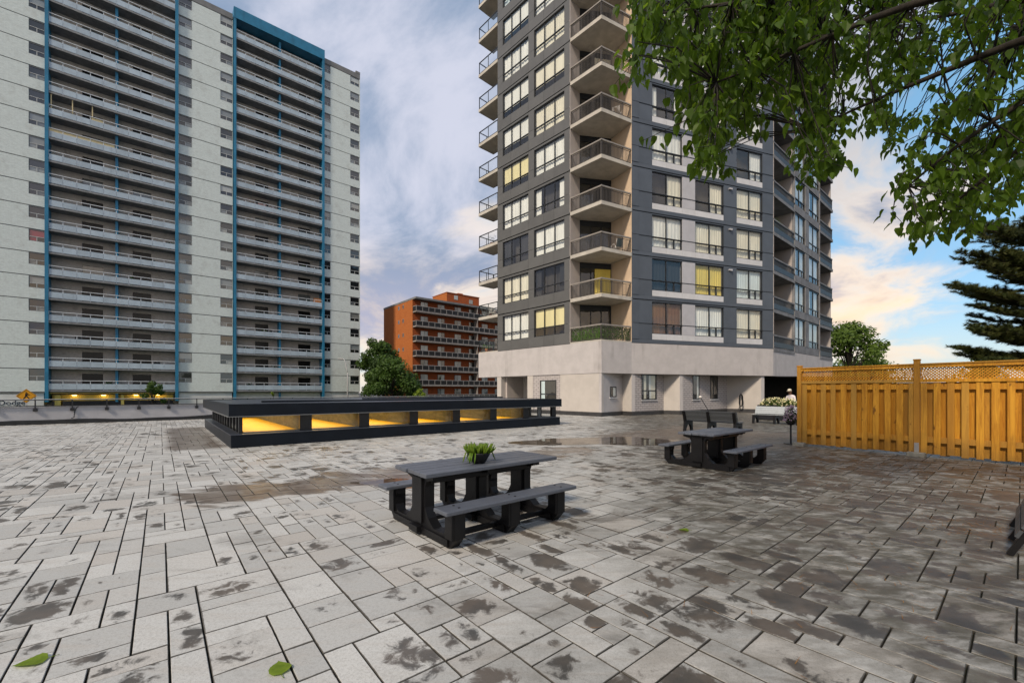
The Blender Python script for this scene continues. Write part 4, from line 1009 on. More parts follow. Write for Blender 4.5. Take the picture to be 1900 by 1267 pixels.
# ------------------------------------------------------------------ timber fence
FN = Fr((8.81, 12.97), (.60, -.80))
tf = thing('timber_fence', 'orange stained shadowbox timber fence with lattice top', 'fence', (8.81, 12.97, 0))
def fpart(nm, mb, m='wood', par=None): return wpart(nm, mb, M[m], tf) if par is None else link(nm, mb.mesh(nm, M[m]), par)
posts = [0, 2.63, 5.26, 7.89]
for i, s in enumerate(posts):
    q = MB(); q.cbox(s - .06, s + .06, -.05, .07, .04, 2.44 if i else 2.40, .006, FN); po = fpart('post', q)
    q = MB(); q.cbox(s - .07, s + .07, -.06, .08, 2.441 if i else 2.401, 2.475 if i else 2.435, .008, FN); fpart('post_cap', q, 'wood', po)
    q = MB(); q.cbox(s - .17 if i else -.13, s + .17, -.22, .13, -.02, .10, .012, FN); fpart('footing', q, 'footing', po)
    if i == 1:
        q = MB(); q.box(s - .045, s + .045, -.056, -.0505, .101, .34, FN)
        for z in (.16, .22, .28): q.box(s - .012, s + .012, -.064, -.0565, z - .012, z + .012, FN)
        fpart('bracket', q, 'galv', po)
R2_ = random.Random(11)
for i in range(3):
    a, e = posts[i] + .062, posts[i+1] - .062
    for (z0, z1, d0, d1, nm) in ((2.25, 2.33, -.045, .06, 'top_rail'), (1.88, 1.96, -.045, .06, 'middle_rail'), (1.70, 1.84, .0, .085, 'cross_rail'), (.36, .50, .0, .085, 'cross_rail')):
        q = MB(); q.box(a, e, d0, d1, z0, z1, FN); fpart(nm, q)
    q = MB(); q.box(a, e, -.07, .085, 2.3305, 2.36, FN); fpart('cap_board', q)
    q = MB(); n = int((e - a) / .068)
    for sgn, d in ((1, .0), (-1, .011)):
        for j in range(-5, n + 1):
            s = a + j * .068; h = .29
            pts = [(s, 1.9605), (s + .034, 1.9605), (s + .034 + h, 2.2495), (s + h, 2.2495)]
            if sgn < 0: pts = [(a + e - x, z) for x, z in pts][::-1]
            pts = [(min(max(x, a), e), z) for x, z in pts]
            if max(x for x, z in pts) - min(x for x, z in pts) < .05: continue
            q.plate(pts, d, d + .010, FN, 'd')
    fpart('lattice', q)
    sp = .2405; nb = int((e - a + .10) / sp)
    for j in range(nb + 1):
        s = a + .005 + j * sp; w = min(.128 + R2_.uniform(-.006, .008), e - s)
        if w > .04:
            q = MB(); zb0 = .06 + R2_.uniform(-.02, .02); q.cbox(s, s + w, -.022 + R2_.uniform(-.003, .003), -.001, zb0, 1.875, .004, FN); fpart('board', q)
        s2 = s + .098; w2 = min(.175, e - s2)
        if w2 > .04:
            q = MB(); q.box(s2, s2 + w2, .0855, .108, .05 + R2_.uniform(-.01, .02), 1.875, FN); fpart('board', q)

# ------------------------------------------------------------------ picnic tables
def picnic_table(loc, label):
    t = thing('picnic_table', label, 'picnic table', loc, ua, 'dark picnic tables on the terrace')
    half = [(.69, 0), (.78, .10), (.78, .395), (.61, .395), (.61, .33), (.635, .29), (.635, .20), (.56, .125), (.34, .125), (.22, .21), (.15, .32), (.15, .56), (.18, .62), (.33, .655), (.33, .70)]
    prof = half + [(-x, z) for x, z in half[::-1]]
    tm = MB()
    tm.plate(prof, -.055, .055)
    inner = [(x * .0 + (1 if x > 0 else -1) * max(0, abs(x) - .045), z) for x, z in ()]
    tm.box(-.085, .085, .64, .775, .105, .39); tm.box(-.085, .085, -.775, -.64, .105, .39)
    tm.box(-.085, .085, -.115, .115, .13, .655); tm.box(-.075, .075, -.67, .67, .012, .09)
    tm = tm.mesh('trestle', M['black'])
    bt = MB(); bt.box(-.035, .035, -.10, .10, .03, .10); bt = bt.mesh('foot_block', M['black'])
    for x in (-.86, -.10, .66):
        o = lpart('trestle', tm, None, t, loc=(x, 0, 0))
        link('foot_block', bt, o, (-.10, 0, 0))
    for y in (-.16, .16): q = MB(); q.cbox(-.86, .66, y - .05, y + .05, .655 - .06, .70, .006); lpart('beam', q, M['black'], t)
    q = MB(); q.cbox(-.80, .60, -.045, .045, .115, .16, .006); lpart('stretcher', q, M['black'], t)
    for y in (-.5, .5): q = MB(); q.cbox(-.80, .60, y - .03, y + .03, .04, .10, .006); lpart('stretcher', q, M['black'], t)
    for k in range(5):
        y = -.405 + .162 * k; q = MB(); q.cbox(-1.04 + .008 * ((k * 7) % 3), .99 - .007 * ((k * 5) % 3), y + .005, y + .157, .7005, .748 - .002 * (k % 2), .007); lpart('top_plank', q, M['plank'], t)
    for sg in (-1, 1):
        y = sg * .735; q = MB(); q.cbox(-1.06, .87, y - .133, y + .133, .3955, .44, .008); pl = lpart('seat_plank', q, M['plank'], t)
        for x in (-.86, -.10, .66):
            for dy in (-.05, .06):
                q = MB(); q.lathe([(.014, 0), (.014, .004)], 8, (x, y + dy)); link('bolt', q.mesh('bolt', M['black']), pl, (0, 0, .4402))
    return t
picnic_table((-.39, 5.56, 0), 'dark plank picnic table with a potted succulent on its top')
picnic_table((4.74, 9.79, 0), 'dark plank picnic table with an empty top near the timber fence')

# ------------------------------------------------------------------ benches
def bench(loc, rz, label, slat, nm='park_bench', length=2.15):
    t = thing(nm, label, 'bench', loc, rz)
    side = [(-.34, 0), (-.245, 0), (-.20, .16), (-.10, .285), (.02, .315), (.12, .285), (.20, .16), (.235, 0), (.33, 0), (.315, .22), (.30, .43), (-.16, .41), (-.20, .46), (-.345, .86), (-.415, .84), (-.29, .42), (-.31, .25)]
    sm = MB(); sm.plate([(y, z) for y, z in side], -.045, .045); sm = sm.mesh('leg_frame', M['black'])
    for x in (-length/2 + .09, 0, length/2 - .09): lpart('leg_frame', sm, None, t, loc=(x, 0, 0))
    for k in range(4):
        y = -.12 + k * .105; z = .432 + k * .005; q = MB(); q.cbox(-length/2, length/2, y, y + .092, z, z + .032, .005); lpart('seat_slat', q, slat, t)
    f = .36
    for k in range(4):
        z = .485 + k * .095; y = -.195 - (z - .46) * f; q = MB()
        pr = [(y, z), (y + .034, z + .011), (y + .034 - .031, z + .096), (y - .031, z + .085)]
        q.plate([(a, b_) for a, b_ in pr], -length/2, length/2); lpart('back_slat', q, slat, t)
    return t
bench((7.95, 16.85, 0), ua - pi/2, 'dark slatted bench seen from behind, beyond the empty picnic table', M['plank2'])
bench((13.42, 21.5, 0), ua + pi/2, 'pale grey slatted bench on black legs in front of the flower box', M['pale_slat'])

# dark slatted panel propped at the edge of the paving
t = thing('slatted_panel', 'dark slatted panel propped at a slant on the mossy paving', 'panel', (4.97, 4.27, .002), ua)
ln = .42                                               # it leans away to the east
def slant(x0, x1, h0, h1, th=.035):
    q = MB(); P = lambda x, h, o: (x, -h * ln + o * .9, h * .9 + o * ln)
    v = [P(x, h, o) for o in (0, -th) for (x, h) in ((x0, h0), (x1, h0), (x1, h1), (x0, h1))]
    return q.add(v, [(0, 3, 2, 1), (4, 5, 6, 7), (0, 1, 5, 4), (1, 2, 6, 5), (2, 3, 7, 6), (3, 0, 4, 7)])
for x in (.02, .72, 1.42): lpart('leg_frame', slant(x, x + .07, .016, .92, .05), M['black'], t)
for k in range(7): lpart('slat', slant(-.03, 1.54, .22 + .10 * k, .30 + .10 * k, .03), M['plank2'], t, loc=(0, .032, .012))
for x in (.04, 1.44): q = MB(); q.tube([(x, -.33, .70), (x, -.62, .0)], .02, 6); lpart('prop', q, M['black'], t)

# ------------------------------------------------------------------ plants in pots
def rndattr(me, rn):
    a_ = me.attributes.new('rnd', 'FLOAT_COLOR', 'FACE'); a_.data.foreach_set('color', [x for v in rn for x in (v, v, v, 1)])
def succulent(loc):
    t = thing('potted_succulent', 'black bowl of bright green succulent on the picnic table', 'plant', loc)
    q = MB(); q.lathe([(.075, 0), (.10, .03), (.145, .115), (.152, .135), (.140, .135), (.12, .11)], 24); lpart('bowl', q, M['pot'], t, True)
    r = random.Random(9); q = MB(); rn = []
    def stem(p, n=6):
        f0 = len(q.f); k = len(p); q.tube(p, [.006] + [.0095] * (k - 2) + [.002], n); rn.extend([r.random()] * (len(q.f) - f0))
    for _ in range(190):
        a = r.uniform(0, 2*pi); rr = .135 * math.sqrt(r.random()); x, y = rr*cos(a), rr*sin(a); L_ = r.uniform(.07, .13); out = rr / .135
        d = Vector((cos(a) * out * .8 + r.gauss(0, .2), sin(a) * out * .8 + r.gauss(0, .2), 1.0)).normalized(); p = Vector((x, y, .115))
        stem([p, p + d * L_ * .5, p + d * L_ * .85 + Vector((0, 0, .01)), p + d * L_ * 1.0 + Vector((0, 0, .02))])
    for _ in range(9):
        a = r.choice([2.6, 3.0, 3.4, 4.0, 4.3, .2, 2.2]) + r.gauss(0, .15); p = Vector((cos(a)*.14, sin(a)*.14, .13)); o = Vector((cos(a), sin(a), 0)); dz = r.uniform(.08, .125)
        stem([p, p + o*.035 + Vector((0, 0, .01)), p + o*.06 - Vector((0, 0, dz*.5)), p + o*(.065 + r.uniform(-.02, .03)) - Vector((0, 0, dz))])
    me = q.mesh('foliage', M['succ'], True); rndattr(me, rn); lpart('foliage', me, None, t)
succulent((-.42, 5.36, .7485))
def flower_mass(r, n, sx, sy, z0, sz, size, m_):
    q = MB(); rn = []
    for _ in range(n):
        while True:
            x, y, z = r.uniform(-1, 1), r.uniform(-1, 1), r.random()
            if x*x + y*y*.8 + (z*.9)**2 < 1.05: break
        c = Vector((x*sx, y*sy, z0 + z*sz)); a = Vector((r.gauss(0, 1), r.gauss(0, 1), r.gauss(.4, 1))).normalized(); b_ = a.orthogonal().normalized(); c_ = a.cross(b_); s = size * r.uniform(.6, 1.2)
        q.add([c + b_*s, c + c_*s, c - b_*s, c - c_*s], [(0, 1, 2, 3)]); rn.append(r.random())
    me = q.mesh('flowers', m_); rndattr(me, rn); return me
t = thing('flower_box', 'long dark planter of cream flowers behind the pale bench', 'planter', (15.25, 24.2, 0), ua + pi/2)
q = MB(); q.cbox(-1.05, 1.05, -.3, .3, 0, .86, .02); lpart('box', q, M['blackmetal'], t)
rr = random.Random(4); lpart('flowers', flower_mass(rr, 650, 1.05, .36, .82, .48, .045, M['fl_yel']), None, t); lpart('foliage', flower_mass(rr, 900, 1.1, .38, .78, .40, .05, M['foliage']), None, t)
t = thing('flower_stand', 'purple flowers in a black pot on a thin post by the fence end', 'planter', (8.74, 13.28, 0))
q = MB(); q.cbox(-.02, .02, -.02, .02, 0, .62, .004); q.cbox(-.14, .14, -.14, .14, 0, .02, .004); lpart('post', q, M['blackmetal'], t)
q = MB(); q.lathe([(.08, .60), (.13, .66), (.16, .80), (.165, .82)], 16); lpart('pot', q, M['pot'], t)
rr = random.Random(6); lpart('flowers', flower_mass(rr, 420, .20, .20, .72, .50, .024, M['fl_pur']), None, t)['kind'] = 'stuff'; lpart('foliage', flower_mass(rr, 260, .18, .18, .70, .46, .03, M['foliage2']), None, t)

# ------------------------------------------------------------------ person gardening behind the flower box
def person(loc, rz):
    sk = {'pel': ((0, 0, .93), .135), 'wai': ((0, .03, 1.08), .125), 'che': ((0, .10, 1.30), .150), 'nck': ((0, .17, 1.46), .058), 'hd0': ((0, .21, 1.55), .078), 'hd1': ((0, .25, 1.64), .095), 'hd2': ((0, .25, 1.71), .075)}
    ed = [('pel', 'wai'), ('wai', 'che'), ('che', 'nck'), ('nck', 'hd0'), ('hd0', 'hd1'), ('hd1', 'hd2')]
    for s, n in ((-1, 'l'), (1, 'r')):
        sk.update({n+'sh': ((s*.18, .11, 1.37), .068), n+'el': ((s*.27, .16, 1.10), .048), n+'wr': ((s*.17, .40, 1.02), .032), n+'ha': ((s*.15, .47, 1.00), .034), n+'hi': ((s*.10, 0, .88), .098), n+'kn': ((s*.12, .03, .48), .062), n+'an': ((s*.12, -.01, .09), .042), n+'to': ((s*.13, .16, .035), .034)})
        ed += [('che', n+'sh'), (n+'sh', n+'el'), (n+'el', n+'wr'), (n+'wr', n+'ha'), ('pel', n+'hi'), (n+'hi', n+'kn'), (n+'kn', n+'an'), (n+'an', n+'to')]
        for k in range(5):
            sk[n+'f%d' % k] = ((s*(.15 - .028 + .014*k), .545 - (.03 if k in (0, 4) else 0), .975), .009); ed.append((n+'ha', n+'f%d' % k))
    keys = list(sk); me = bpy.data.meshes.new('person'); me.from_pydata([sk[k][0] for k in keys], [(keys.index(a), keys.index(b_)) for a, b_ in ed], [])
    n = NT('person_clothes'); z = n.sep(n.N.new('ShaderNodeTexCoord').outputs['Object'])
    c = n.mix(n.step(z[2], .935, .94), (.03, .035, .05), (.68, .64, .66)); c = n.mix(n.step(z[2], 1.45, 1.455), c, (.16, .08, .05))
    arm = n.math('MULTIPLY', n.step(z[1], .26, .27), n.step(z[2], 1.2, 1.19)); c = n.mix(arm, c, (.16, .08, .05)); n.set(n.b, 'Base Color', c); n.b.inputs['Roughness'].default_value = .8
    me.materials.append(n.m)
    o = bpy.data.objects.new('person', me); C.objects.link(o); o.location = loc; o.rotation_euler = (0, 0, rz)
    m_ = o.modifiers.new('skin', 'SKIN'); m_.use_smooth_shade = True
    for i, k in enumerate(keys): me.skin_vertices[0].data[i].radius = (sk[k][1],) * 2; me.skin_vertices[0].data[i].use_root = (k == 'pel')
    o.modifiers.new('sub', 'SUBSURF').levels = 2; o.modifiers['sub'].render_levels = 2
    tag(o, 'person in a white top and pale cap bending over the flower box', 'person')
    q = MB(); q.lathe([(.108, 1.66), (.106, 1.72), (.085, 1.78), (.03, 1.805)], 16, (0, .25)); q.box(-.07, .07, .34, .45, 1.66, 1.675); lpart('cap', q, M['cap'], o, True)
    q = MB(); q.lathe([(.02, 1.56), (.024, 1.58), (.01, 1.60)], 8, (0, .345)); lpart('nose', q, M['skin'], o, True)
    for s in (-1, 1): q = MB(); q.lathe([(.012, 1.59), (.02, 1.62), (.012, 1.65)], 8, (s*.098, .235)); lpart('ear', q, M['skin'], o, True)
person((16.35, 24.75, 0), radians(120))

# hose and pole by the tower base
t = thing('garden_hose', 'dark hose hanging in a long coil on the pale wall by the entrance', 'hose', (17.95, 33.22, .0), math.atan2(Q8[1] - Q7[1], Q8[0] - Q7[0]))
q = MB(); q.box(-.05, .05, -.02, .12, 1.35, 1.50); q.tube([(0, -.04, 1.42), (0, -.10, 1.42)], .03, 8); lpart('tap', q, M['blackmetal'], t)
q = MB()
for j in range(5):
    w = .10 + .02*j; q.tube([(w*sin(a)*(.7 + .3*abs(cos(a))), -.05 - .02*j, .95 - .47*cos(a)) for a in [2*pi*k/24 for k in range(25)]], .026, 6, False)
lpart('coil', q, M['pot'], t, True)
q = MB(); q.tube([(-.05, -.08, .55), (-.15, -.12, .30), (-.30, -.15, .10), (-.42, -.2, .03)], .02, 6); lpart('hose_end', q, M['pot'], t, True)
t = thing('leaning_pole', 'thin dark pole with a white knob leaning outside the tower siding', 'pole', (14.35, 30.6, 0))
q = MB(); q.tube([(0, 0, 0), (-.62, .25, 1.2)], .028, 8); lpart('shaft', q, M['blackmetal'], t); q = MB(); q.lathe([(.02, 1.14), (.09, 1.18), (.11, 1.25), (.07, 1.32), (.01, 1.34)], 12, (-.64, .25)); lpart('knob', q, M['whiteplastic'], t, True)

# ------------------------------------------------------------------ street side: sign, board, lamp
t = thing('crossing_sign', 'amber diamond pedestrian crossing sign on a pole beyond the railing', 'sign', (-32.1, 28, GZ), radians(44))
q = MB(); q.tube([(0, .03, 0), (0, .03, 2.9)], .03, 8); lpart('pole', q, M['lamp_pole'], t)
zc = 1.35 - GZ; h = .47
q = MB(); q.plate([(-h, zc), (0, zc - h), (h, zc), (0, zc + h)], -.004, .004, W0, 'd'); lpart('plate', q, M['sign'], t)
q = MB()
for a, e in (((-h*.88, 0), (0, h*.88)), ((0, h*.88), (h*.88, 0)), ((h*.88, 0), (0, -h*.88)), ((0, -h*.88), (-h*.88, 0))): q.tube([(a[0], -.007, zc + a[1]), (e[0], -.007, zc + e[1])], .010, 4)
q.lathe([(.0, zc + .17), (.045, zc + .20), (.045, zc + .23), (.0, zc + .26)], 10, (.0, -.007))
q.plate([(-.05, zc + .16), (-.06, zc + .0), (.04, zc - .01), (.06, zc + .15)], -.010, -.006, W0, 'd'); q.plate([(-.05, zc), (-.16, zc - .22), (-.11, zc - .23), (.01, zc - .02)], -.010, -.006, W0, 'd'); q.plate([(-.02, zc), (.11, zc - .22), (.15, zc - .19), (.04, zc)], -.010, -.006, W0, 'd'); q.plate([(.03, zc + .14), (.15, zc + .05), (.13, zc + .02), (.02, zc + .09)], -.010, -.006, W0, 'd')
lpart('walking_figure', q, M['ink'], t)
t = thing('sign_board', 'white street board with dark lettering below the pale apartment block', 'sign', A.P(-2, -4, GZ), ua)
q = MB(); q.box(-4.5, 2.55, 0, .12, 1.05, 2.75); lpart('board', q, M['whitewall'], t); q = MB(); q.box(-4.6, 2.62, -.02, .14, 2.751, 2.83); q.box(2.551, 2.63, -.02, .14, 1.0, 2.75); q.box(-4.4, -4.3, .01, .11, 0, 1.049); q.box(2.2, 2.3, .01, .11, 0, 1.049); lpart('frame', q, M['A_frame'], t)
fc = bpy.data.curves.new('lettering', 'FONT'); fc.body = 'Dodge'; fc.size = .76; fc.extrude = .01; fc.align_x = 'LEFT'; fc.materials.append(M['inkblue'])
fm_ = bpy.data.objects.new('tmp', fc); C.objects.link(fm_); bpy.context.view_layer.update(); me = bpy.data.meshes.new_from_object(fm_.evaluated_get(bpy.context.evaluated_depsgraph_get())); bpy.data.objects.remove(fm_)
if not me.materials: me.materials.append(M['inkblue'])
fo = link('lettering', me, t); fo.location = (-.20, -.02, 1.52); fo.rotation_euler = (radians(90), 0, 0)
t = thing('street_lamp', 'pale street lamp with a bent arm in front of the apartment block', 'street lamp', (-22.5, 58, GZ))
q = MB(); q.tube([(0, 0, 0), (0, 0, 5.4), (.02, 0, 5.6)], [.11, .075, .07], 10); lpart('pole', q, M['lamp_pole'], t, True)
q = MB(); q.tube([(0, 0, 5.4), (-.12, 0, 6.1), (-.34, 0, 7.1), (-.45, 0, 7.4), (-.6, 0, 7.5), (-.8, 0, 7.5)], .055, 8); lpart('arm', q, M['lamp_pole'], t, True)
q = MB(); q.cbox(-1.25, -.72, -.12, .12, 7.44, 7.56, .03); lpart('lamp_head', q, M['lamp_pole'], t)

# ------------------------------------------------------------------ trees
def leaf_mesh_data(k=0):
    w = (.31, .35, .27)[k]; cu = (.05, .10, .16)[k]
    v = [(0, 0, 0), (0, .33, -.05), (0, .66, -.05 - cu*.4), (0, 1.0, -.10 - cu), (w*.75, .03, .05), (w, .30, .07), (w*.72, .64, .03 - cu*.3)]
    v += [(-x, y, z * (1 + .3*k)) for x, y, z in v[4:]]
    f = [(0, 4, 5, 1), (1, 5, 6, 2), (2, 6, 3), (0, 1, 8, 7), (1, 2, 9, 8), (2, 3, 9)]
    return v, f
LEAF = [leaf_mesh_data(k) for k in range(3)]
def leaf_matrix(p, tip, nrm, size):
    y = tip.normalized(); z = (nrm - y * nrm.dot(y)); z = z.normalized() if z.length > 1e-4 else y.orthogonal().normalized(); x = y.cross(z)
    m = Matrix((x, y, z)).transposed().to_4x4(); return Matrix.Translation(p) @ m @ Matrix.Scale(size, 4)
def inpoly(x, y, pl):
    c = False; j = len(pl) - 1
    for i in range(len(pl)):
        if (pl[i][1] > y) != (pl[j][1] > y) and x < (pl[j][0] - pl[i][0]) * (y - pl[i][1]) / (pl[j][1] - pl[i][1]) + pl[i][0]: c = not c
        j = i
    return c
def big_tree():
    r = random.Random(21)
    t = thing('broadleaf_tree', 'overhanging tree with large drooping heart shaped green leaves', 'tree', (7.6, 3.0, GZ + 1.4))
    L0 = Vector(t.location)
    fork = Vector((7.3, 3.3, 4.4))
    q = MB(); q.tube([(7.6, 3.0, 0), (7.65, 3.05, .4), (7.5, 3.1, 2.2), (7.35, 3.25, 3.6), tuple(fork), (7.2, 3.6, 5.6)], [.24, .19, .16, .15, .14, .10], 12); wpart('trunk', q, M['bark'], t, 0, True)
    ends = [at(1215, 30, 5.3), at(1330, 150, 5.0), at(1520, 250, 5.8), at(1700, 330, 5.0), at(1640, 60, 6.6), at(1480, 90, 7.0), at(1720, 420, 5.6), at(1850, 250, 5.2), at(1900, 60, 6.0), Vector((5.0, 2.5, 7.2)), Vector((8.6, 5.6, 6.6))]
    nodes = []
    for i, e in enumerate(ends):
        pts = []; sag = r.uniform(.5, 1.1); n = 14
        for k in range(n + 1):
            f = k / n; p = fork.lerp(e, f); p.z += sag * sin(pi * f) * (1.0 - .3*f); p += Vector((sin(f*9 + i), cos(f*7 + i*2), sin(f*8 + i*3))) * .07 * f
            pts.append(p)
        q = MB(); q.tube(pts, [max(.011, .085 * (1 - f_/n) ** 1.1 + .010) for f_ in range(n + 1)], 7); wpart('limb', q, M['bark'], t, 0, True)
        nodes += pts[3:]
    poly = [(1175, -40), (1178, 120), (1210, 140), (1245, 95), (1270, 210), (1300, 310), (1330, 320), (1345, 240), (1400, 235), (1462, 190), (1478, 265), (1510, 320), (1540, 350), (1556, 270), (1575, 215), (1640, 235), (1690, 290), (1665, 345), (1740, 350), (1700, 395), (1650, 410), (1700, 450), (1770, 425), (1860, 395), (1905, 385), (1950, 380), (1950, -40)]
    holes = [(1590, 170, 30, 18), (1690, 190, 36, 20), (1770, 155, 26, 30), (1830, 225, 34, 18), (1600, 35, 14, 12), (1740, 40, 20, 26), (1300, 40, 18, 20), (1230, 120, 16, 12), (1860, 85, 22, 14), (1410, 150, 14, 12)]
    cl = []
    while len(cl) < 800:
        x, y = r.uniform(1165, 1950), r.uniform(-40, 460)
        if not inpoly(x, y, poly): continue
        if any(((x-a)/(b_*1.5))**2 + ((y-c)/(d_*1.5))**2 < 1 for a, c, b_, d_ in holes): continue
        if x > 1560 and r.random() < .42: continue
        cl.append(at(x, y - 16, r.uniform(4.4, 7.8)))
    for _ in range(90): cl.append(Vector((r.uniform(2.0, 10), r.uniform(1.6, 7.5), r.uniform(6.7, 8.6))))
    tw = MB(); leaves = []
    for c in cl:
        nd = min(nodes, key=lambda p: (p - c).length + max(0, c.z - p.z) * .6)
        mid = nd.lerp(c, .55) + Vector((r.gauss(0, .05), r.gauss(0, .05), .10 * (nd - c).length))
        droop = Vector((r.gauss(-.08, .13), r.gauss(-.03, .13), -r.uniform(.12, .30)))
        tip = c + droop
        tw.tube([nd, mid, c, tip], [.010, .007, .005, .0025], 4, False)
        nl = r.randint(9, 14)
        for j in range(nl):
            f = (j + r.random()) / nl; p = (mid.lerp(c, f * 2) if f < .5 and (mid - c).length < .5 else c.lerp(tip, f)) + Vector((r.gauss(0, .045), r.gauss(0, .045), r.gauss(0, .03)))
            a = r.uniform(0, 2*pi); out = Vector((cos(a), sin(a), 0))
            d = (out * r.uniform(.25, .85) + Vector((0, 0, -r.uniform(.35, 1.1)))).normalized()
            p0 = p + out * .03; nrm = (Vector((0, 0, 1)) * r.uniform(.2, 1) + out * r.uniform(.2, .9) + Vector((r.gauss(0, .3), r.gauss(0, .3), r.gauss(0, .2))))
            sz = r.uniform(.080, .150); leaves.append((p0, d, nrm, sz, r.randrange(3), r.random()))
    wpart('twigs', tw, M['barkdark'], t)
    def show(lf):
        p = lf[0]
        if p.y < .5: return 0
        x = 950 + 786 * p.x / p.y; y = 726 - 786 * (p.z - CAM_H) / p.y
        return lf[3] / p.y if 0 < x < 1890 and 6 < y < 1260 else 0
    leaves.sort(key=lambda l: -show(l))
    lm = []
    for k in range(3):
        for v_ in (0, .25, .5, .75, 1):
            me = bpy.data.meshes.new('leaf'); me.from_pydata(LEAF[k][0], [], LEAF[k][1]); me.materials.append(M['leaf']); rndattr(me, [v_] * 6); lm.append(me)
    q = MB(); rn = []
    for i, (p, d, nrm, sz, k, rv) in enumerate(leaves):
        mt_ = leaf_matrix(p, d, nrm, sz)
        if i < 290:
            o = bpy.data.objects.new('leaf', lm[k * 5 + int(rv * 4.99)]); C.objects.link(o); o.parent = t; o.matrix_local = Matrix.Translation(-L0) @ mt_
        else:
            q.add([mt_ @ Vector(v) for v in LEAF[k][0]], LEAF[k][1]); rn += [rv] * 6
    me = q.mesh('foliage', M['leaf']); rndattr(me, rn); o = wpart('foliage', me, None, t); o['kind'] = 'stuff'
big_tree()
for (x, y, rz, lb, hi) in ((-2.86, 2.62, 2.2, 'fallen green leaf with a brown edge on the pale pavers', .14), (-1.34, 2.46, .6, 'fallen bright green leaf lying over a paver joint', .13), (2.10, 5.02, 1.4, 'small fallen green leaf on the stained pavers past the picnic table', .11)):
    q = MB(); n_ = 12
    for i in range(n_ + 1):
        f = i / n_; wd_ = .36 * (sin(pi * min(1, f * 1.02 + .03) ** .72) ** .8) * (1 + .06 * (i % 2)) if 0 < i < n_ else .004
        for j in (-2, -1, 0, 1, 2):
            x_ = wd_ * j / 2; q.v.append((x_, f + .03 * abs(j) * (.5 - f), .03 + .16 * x_ * x_ * 4 + .05 * sin(5 * f + j) * abs(x_) * 3 + .10 * max(0, f - .7)))
    q.f = [(i*5 + j, i*5 + j + 1, (i+1)*5 + j + 1, (i+1)*5 + j) for i in range(n_) for j in range(4)]
    q.tube([(0, .02, .04), (.02, -.14, .03), (.06, -.26, .02)], .012, 5)
    me = q.mesh('fallen_leaf', M['foliage3'], True); rndattr(me, [.15 + .5 * ((k_ * 37) % 10) / 10 for k_ in range(len(me.polygons))])
    o = link('fallen_leaf', me, None, (x, y, .004)); o.scale = (hi*1.25, hi*1.15, hi); o.rotation_euler = (0, 0, rz); tag(o, lb, 'leaf')

def tree(name, label, loc, h, cr, crown, n, m_, seed, lsize=.3, group=None, cat='tree'):
    r = random.Random(seed); t = thing(name, label, cat, loc, 0, group)
    q = MB(); q.tube([(0, 0, 0), (.05, 0, h*.3), (-.05, .05, h*.6), (0, 0, h*.8)], [h*.025, h*.02, h*.014, h*.006], 8); lpart('trunk', q, M['bark'], t, True)
    blobs = []
    for _ in range(crown):
        a = r.uniform(0, 2*pi); f = r.random(); zz = h * (.36 + .58 * f); rad = cr * (1 - .65 * max(0, f - .45) / .55) * math.sqrt(r.uniform(.05, 1)); blobs.append((Vector((rad*cos(a), rad*sin(a), zz)), cr * r.uniform(.22, .40)))
    tl = MB()
    for c, s in blobs:
        b0 = Vector((0, 0, min(h*.75, c.z * .55))); tl.tube([b0, b0.lerp(c, .6) + Vector((0, 0, .05*h)), c], [h*.008, h*.005, h*.002], 5, False)
    lpart('limbs', tl, M['bark'], t)
    q = MB(); rn = []
    for _ in range(n):
        c, s = r.choice(blobs); v = Vector((r.gauss(0, 1), r.gauss(0, 1), r.gauss(0, .8))); v = v.normalized() * s * r.random() ** .4; p = c + v
        nr = (v.normalized() + Vector((r.gauss(0, .6), r.gauss(0, .6), r.gauss(.4, .6)))).normalized(); a = nr.orthogonal().normalized(); b_ = nr.cross(a); an = r.uniform(0, 6.28); x = a*cos(an) + b_*sin(an); y = nr.cross(x); L_ = lsize * r.uniform(.6, 1.3)
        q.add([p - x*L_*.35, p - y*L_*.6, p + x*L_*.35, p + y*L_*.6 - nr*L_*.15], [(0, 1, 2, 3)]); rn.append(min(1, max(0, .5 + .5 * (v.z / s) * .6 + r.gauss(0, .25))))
    me = q.mesh('crown', M[m_]); rndattr(me, rn); lpart('crown', me, None, t)
    return t
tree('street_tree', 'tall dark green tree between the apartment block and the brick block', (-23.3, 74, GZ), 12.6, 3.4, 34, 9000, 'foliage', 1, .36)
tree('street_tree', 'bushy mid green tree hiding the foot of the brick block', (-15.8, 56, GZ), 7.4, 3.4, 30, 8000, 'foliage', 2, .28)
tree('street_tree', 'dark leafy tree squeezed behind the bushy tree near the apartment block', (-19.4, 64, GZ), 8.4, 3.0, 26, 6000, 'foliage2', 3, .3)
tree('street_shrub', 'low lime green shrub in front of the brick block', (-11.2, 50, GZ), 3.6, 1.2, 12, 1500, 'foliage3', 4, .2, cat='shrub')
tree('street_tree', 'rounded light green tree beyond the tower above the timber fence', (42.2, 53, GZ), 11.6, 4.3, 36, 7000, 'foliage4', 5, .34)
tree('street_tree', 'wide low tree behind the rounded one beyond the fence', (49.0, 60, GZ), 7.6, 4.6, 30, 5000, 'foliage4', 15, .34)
tree('street_shrub', 'small leafy sapling in front of the apartment block lobby', (-38.2, 45, GZ), 4.3, 1.1, 10, 1100, 'foliage', 6, .2, cat='shrub')
tree('street_shrub', 'tiny yellow green sapling behind the skylight roof', (-31.5, 56, GZ), 3.1, .55, 6, 300, 'foliage3', 7, .18, cat='shrub')
tree('garden_shrub', 'lime green bush behind the timber fence under the pine', (20.6, 18.2, GZ), 4.6, 1.7, 16, 3000, 'foliage3', 8, .16, cat='shrub')

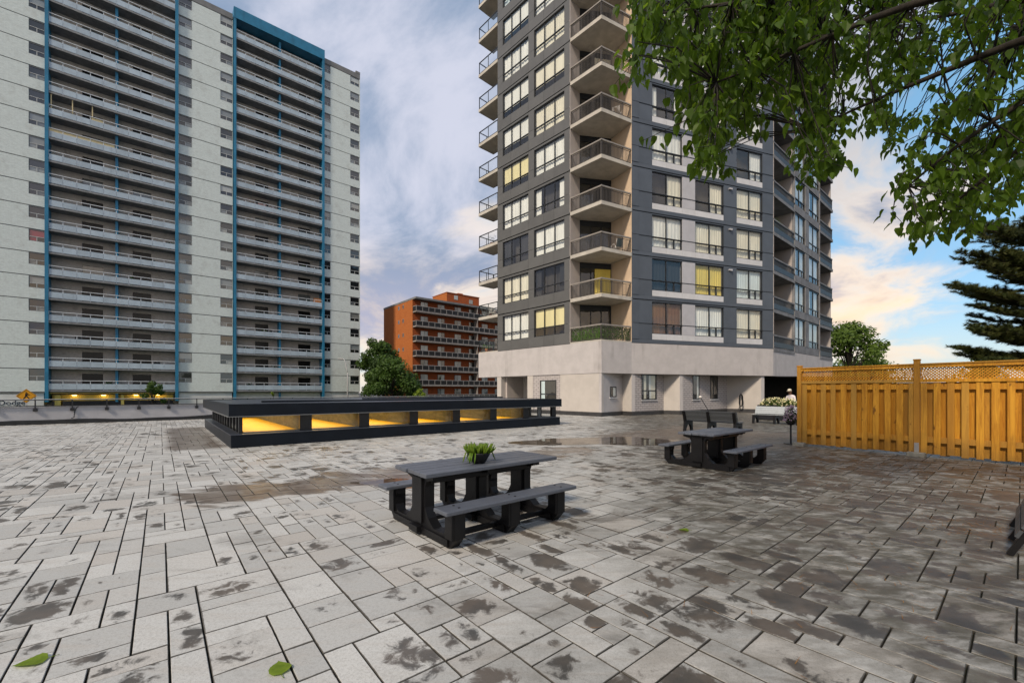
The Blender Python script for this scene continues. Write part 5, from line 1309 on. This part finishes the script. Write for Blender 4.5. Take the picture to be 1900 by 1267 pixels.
def pine():
    r = random.Random(31); bx_, by = 22.3, 16.6
    t = thing('pine_tree', 'dark needled pine with spreading boughs behind the timber fence', 'tree', (bx_, by, GZ))
    q = MB(); q.tube([(0, 0, 0), (.1, 0, 4), (-.1, .1, 8), (0, 0, 12)], [.24, .2, .14, .03], 10); lpart('trunk', q, M['bark'], t, True)
    tips = []
    for (x0, x1, y0, y1, n) in ((1765, 1900, 405, 500, 22), (1765, 1900, 535, 575, 13), (1800, 1900, 590, 630, 10), (1768, 1900, 650, 672, 10), (1810, 1900, 490, 540, 4), (1840, 1900, 570, 650, 3)):
        for _ in range(n):
            f = r.random() ** 1.4; x = x0 + (x1 - x0) * f; tips.append(at(x, r.uniform(y0, y1) - (10 if f < .3 else 0), r.uniform(14.2, 17.2)))
    for _ in range(22):
        a = r.uniform(-1.5, 2.0); z = r.uniform(3.2, 12.3); l = (13.4 - z) * .42 + .6; tips.append(Vector((bx_ + l*cos(a), by + l*sin(a), z)))
    br = MB(); q = MB(); rn = []; o0 = Vector((bx_, by, GZ))
    for e in tips:
        e = e - o0; b0 = Vector((0, 0, max(1.2, e.z - .1 + .03 * math.hypot(e.x, e.y)))); pts = [b0.lerp(e, f) + Vector((0, 0, -.35 * sin(pi*f))) for f in (0, .25, .5, .75, 1)]
        br.tube(pts, [.06, .045, .035, .022, .008], 5, False); L_ = (e - b0).length; n = int(L_ * 12)
        for k in range(n):
            f = .35 + .65 * (k + r.random()) / n; i = min(3, int(f*4)); p = pts[i].lerp(pts[i+1], f*4 - i); ax = (pts[i+1] - pts[i]).normalized()
            sd = ax.cross(Vector((0, 0, 1))).normalized() * r.choice((-1, 1)); d = (ax * r.uniform(.5, 1) + sd * r.uniform(.2, .9) + Vector((0, 0, r.uniform(-.05, .55)))).normalized(); l = r.uniform(.2, .5) * (1.15 - .4*f)
            br.tube([p, p + d*l], [.010, .004], 3, False); rv = r.random()
            for m in range(int(l / .05)):
                pp = p + d * l * (.25 + .75 * m / max(1, l / .05))
                for _ in range(15):
                    nd = (d * r.uniform(.3, 1.1) + Vector((r.gauss(0, .6), r.gauss(0, .6), r.gauss(.15, .6)))).normalized(); nl = r.uniform(.10, .17); w = nd.orthogonal().normalized() * .011
                    q.add([pp - w, pp + w, pp + nd * nl], [(0, 1, 2)]); rn.append(min(1, max(0, rv + r.gauss(0, .2))))
    lpart('boughs', br, M['bark'], t); me = q.mesh('crown', M['needle']); rndattr(me, rn); lpart('crown', me, None, t)
pine()

# fallen needles swept into the paving at the foot of the fence
def litter():
    r = random.Random(8); q = MB(); rn = []
    for (cx, cy, sx, sy, n) in ((10.75, 9.9, .55, .25, 260), (5.6, 5.1, .35, .3, 260), (3.2, 3.4, 1.2, .7, 120), (5.0, 6.0, 1.5, 1.0, 160)):
        for _ in range(n):
            x, y = r.gauss(cx, sx), r.gauss(cy, sy); a = r.uniform(0, pi); l = r.uniform(.03, .07); w = .0022; z = .004 + r.random() * .004
            dx, dy = cos(a)*l, sin(a)*l; q.add([(x - dx - dy/l*w, y - dy + dx/l*w, z), (x - dx + dy/l*w, y - dy - dx/l*w, z), (x + dx, y + dy, z + .002)], [(0, 1, 2)])
    m_ = surf('dry_needles', (.34, .16, .035), .8, .5, 30); link('needle_litter', q.mesh('needle_litter', m_), None, kind='stuff')
litter()
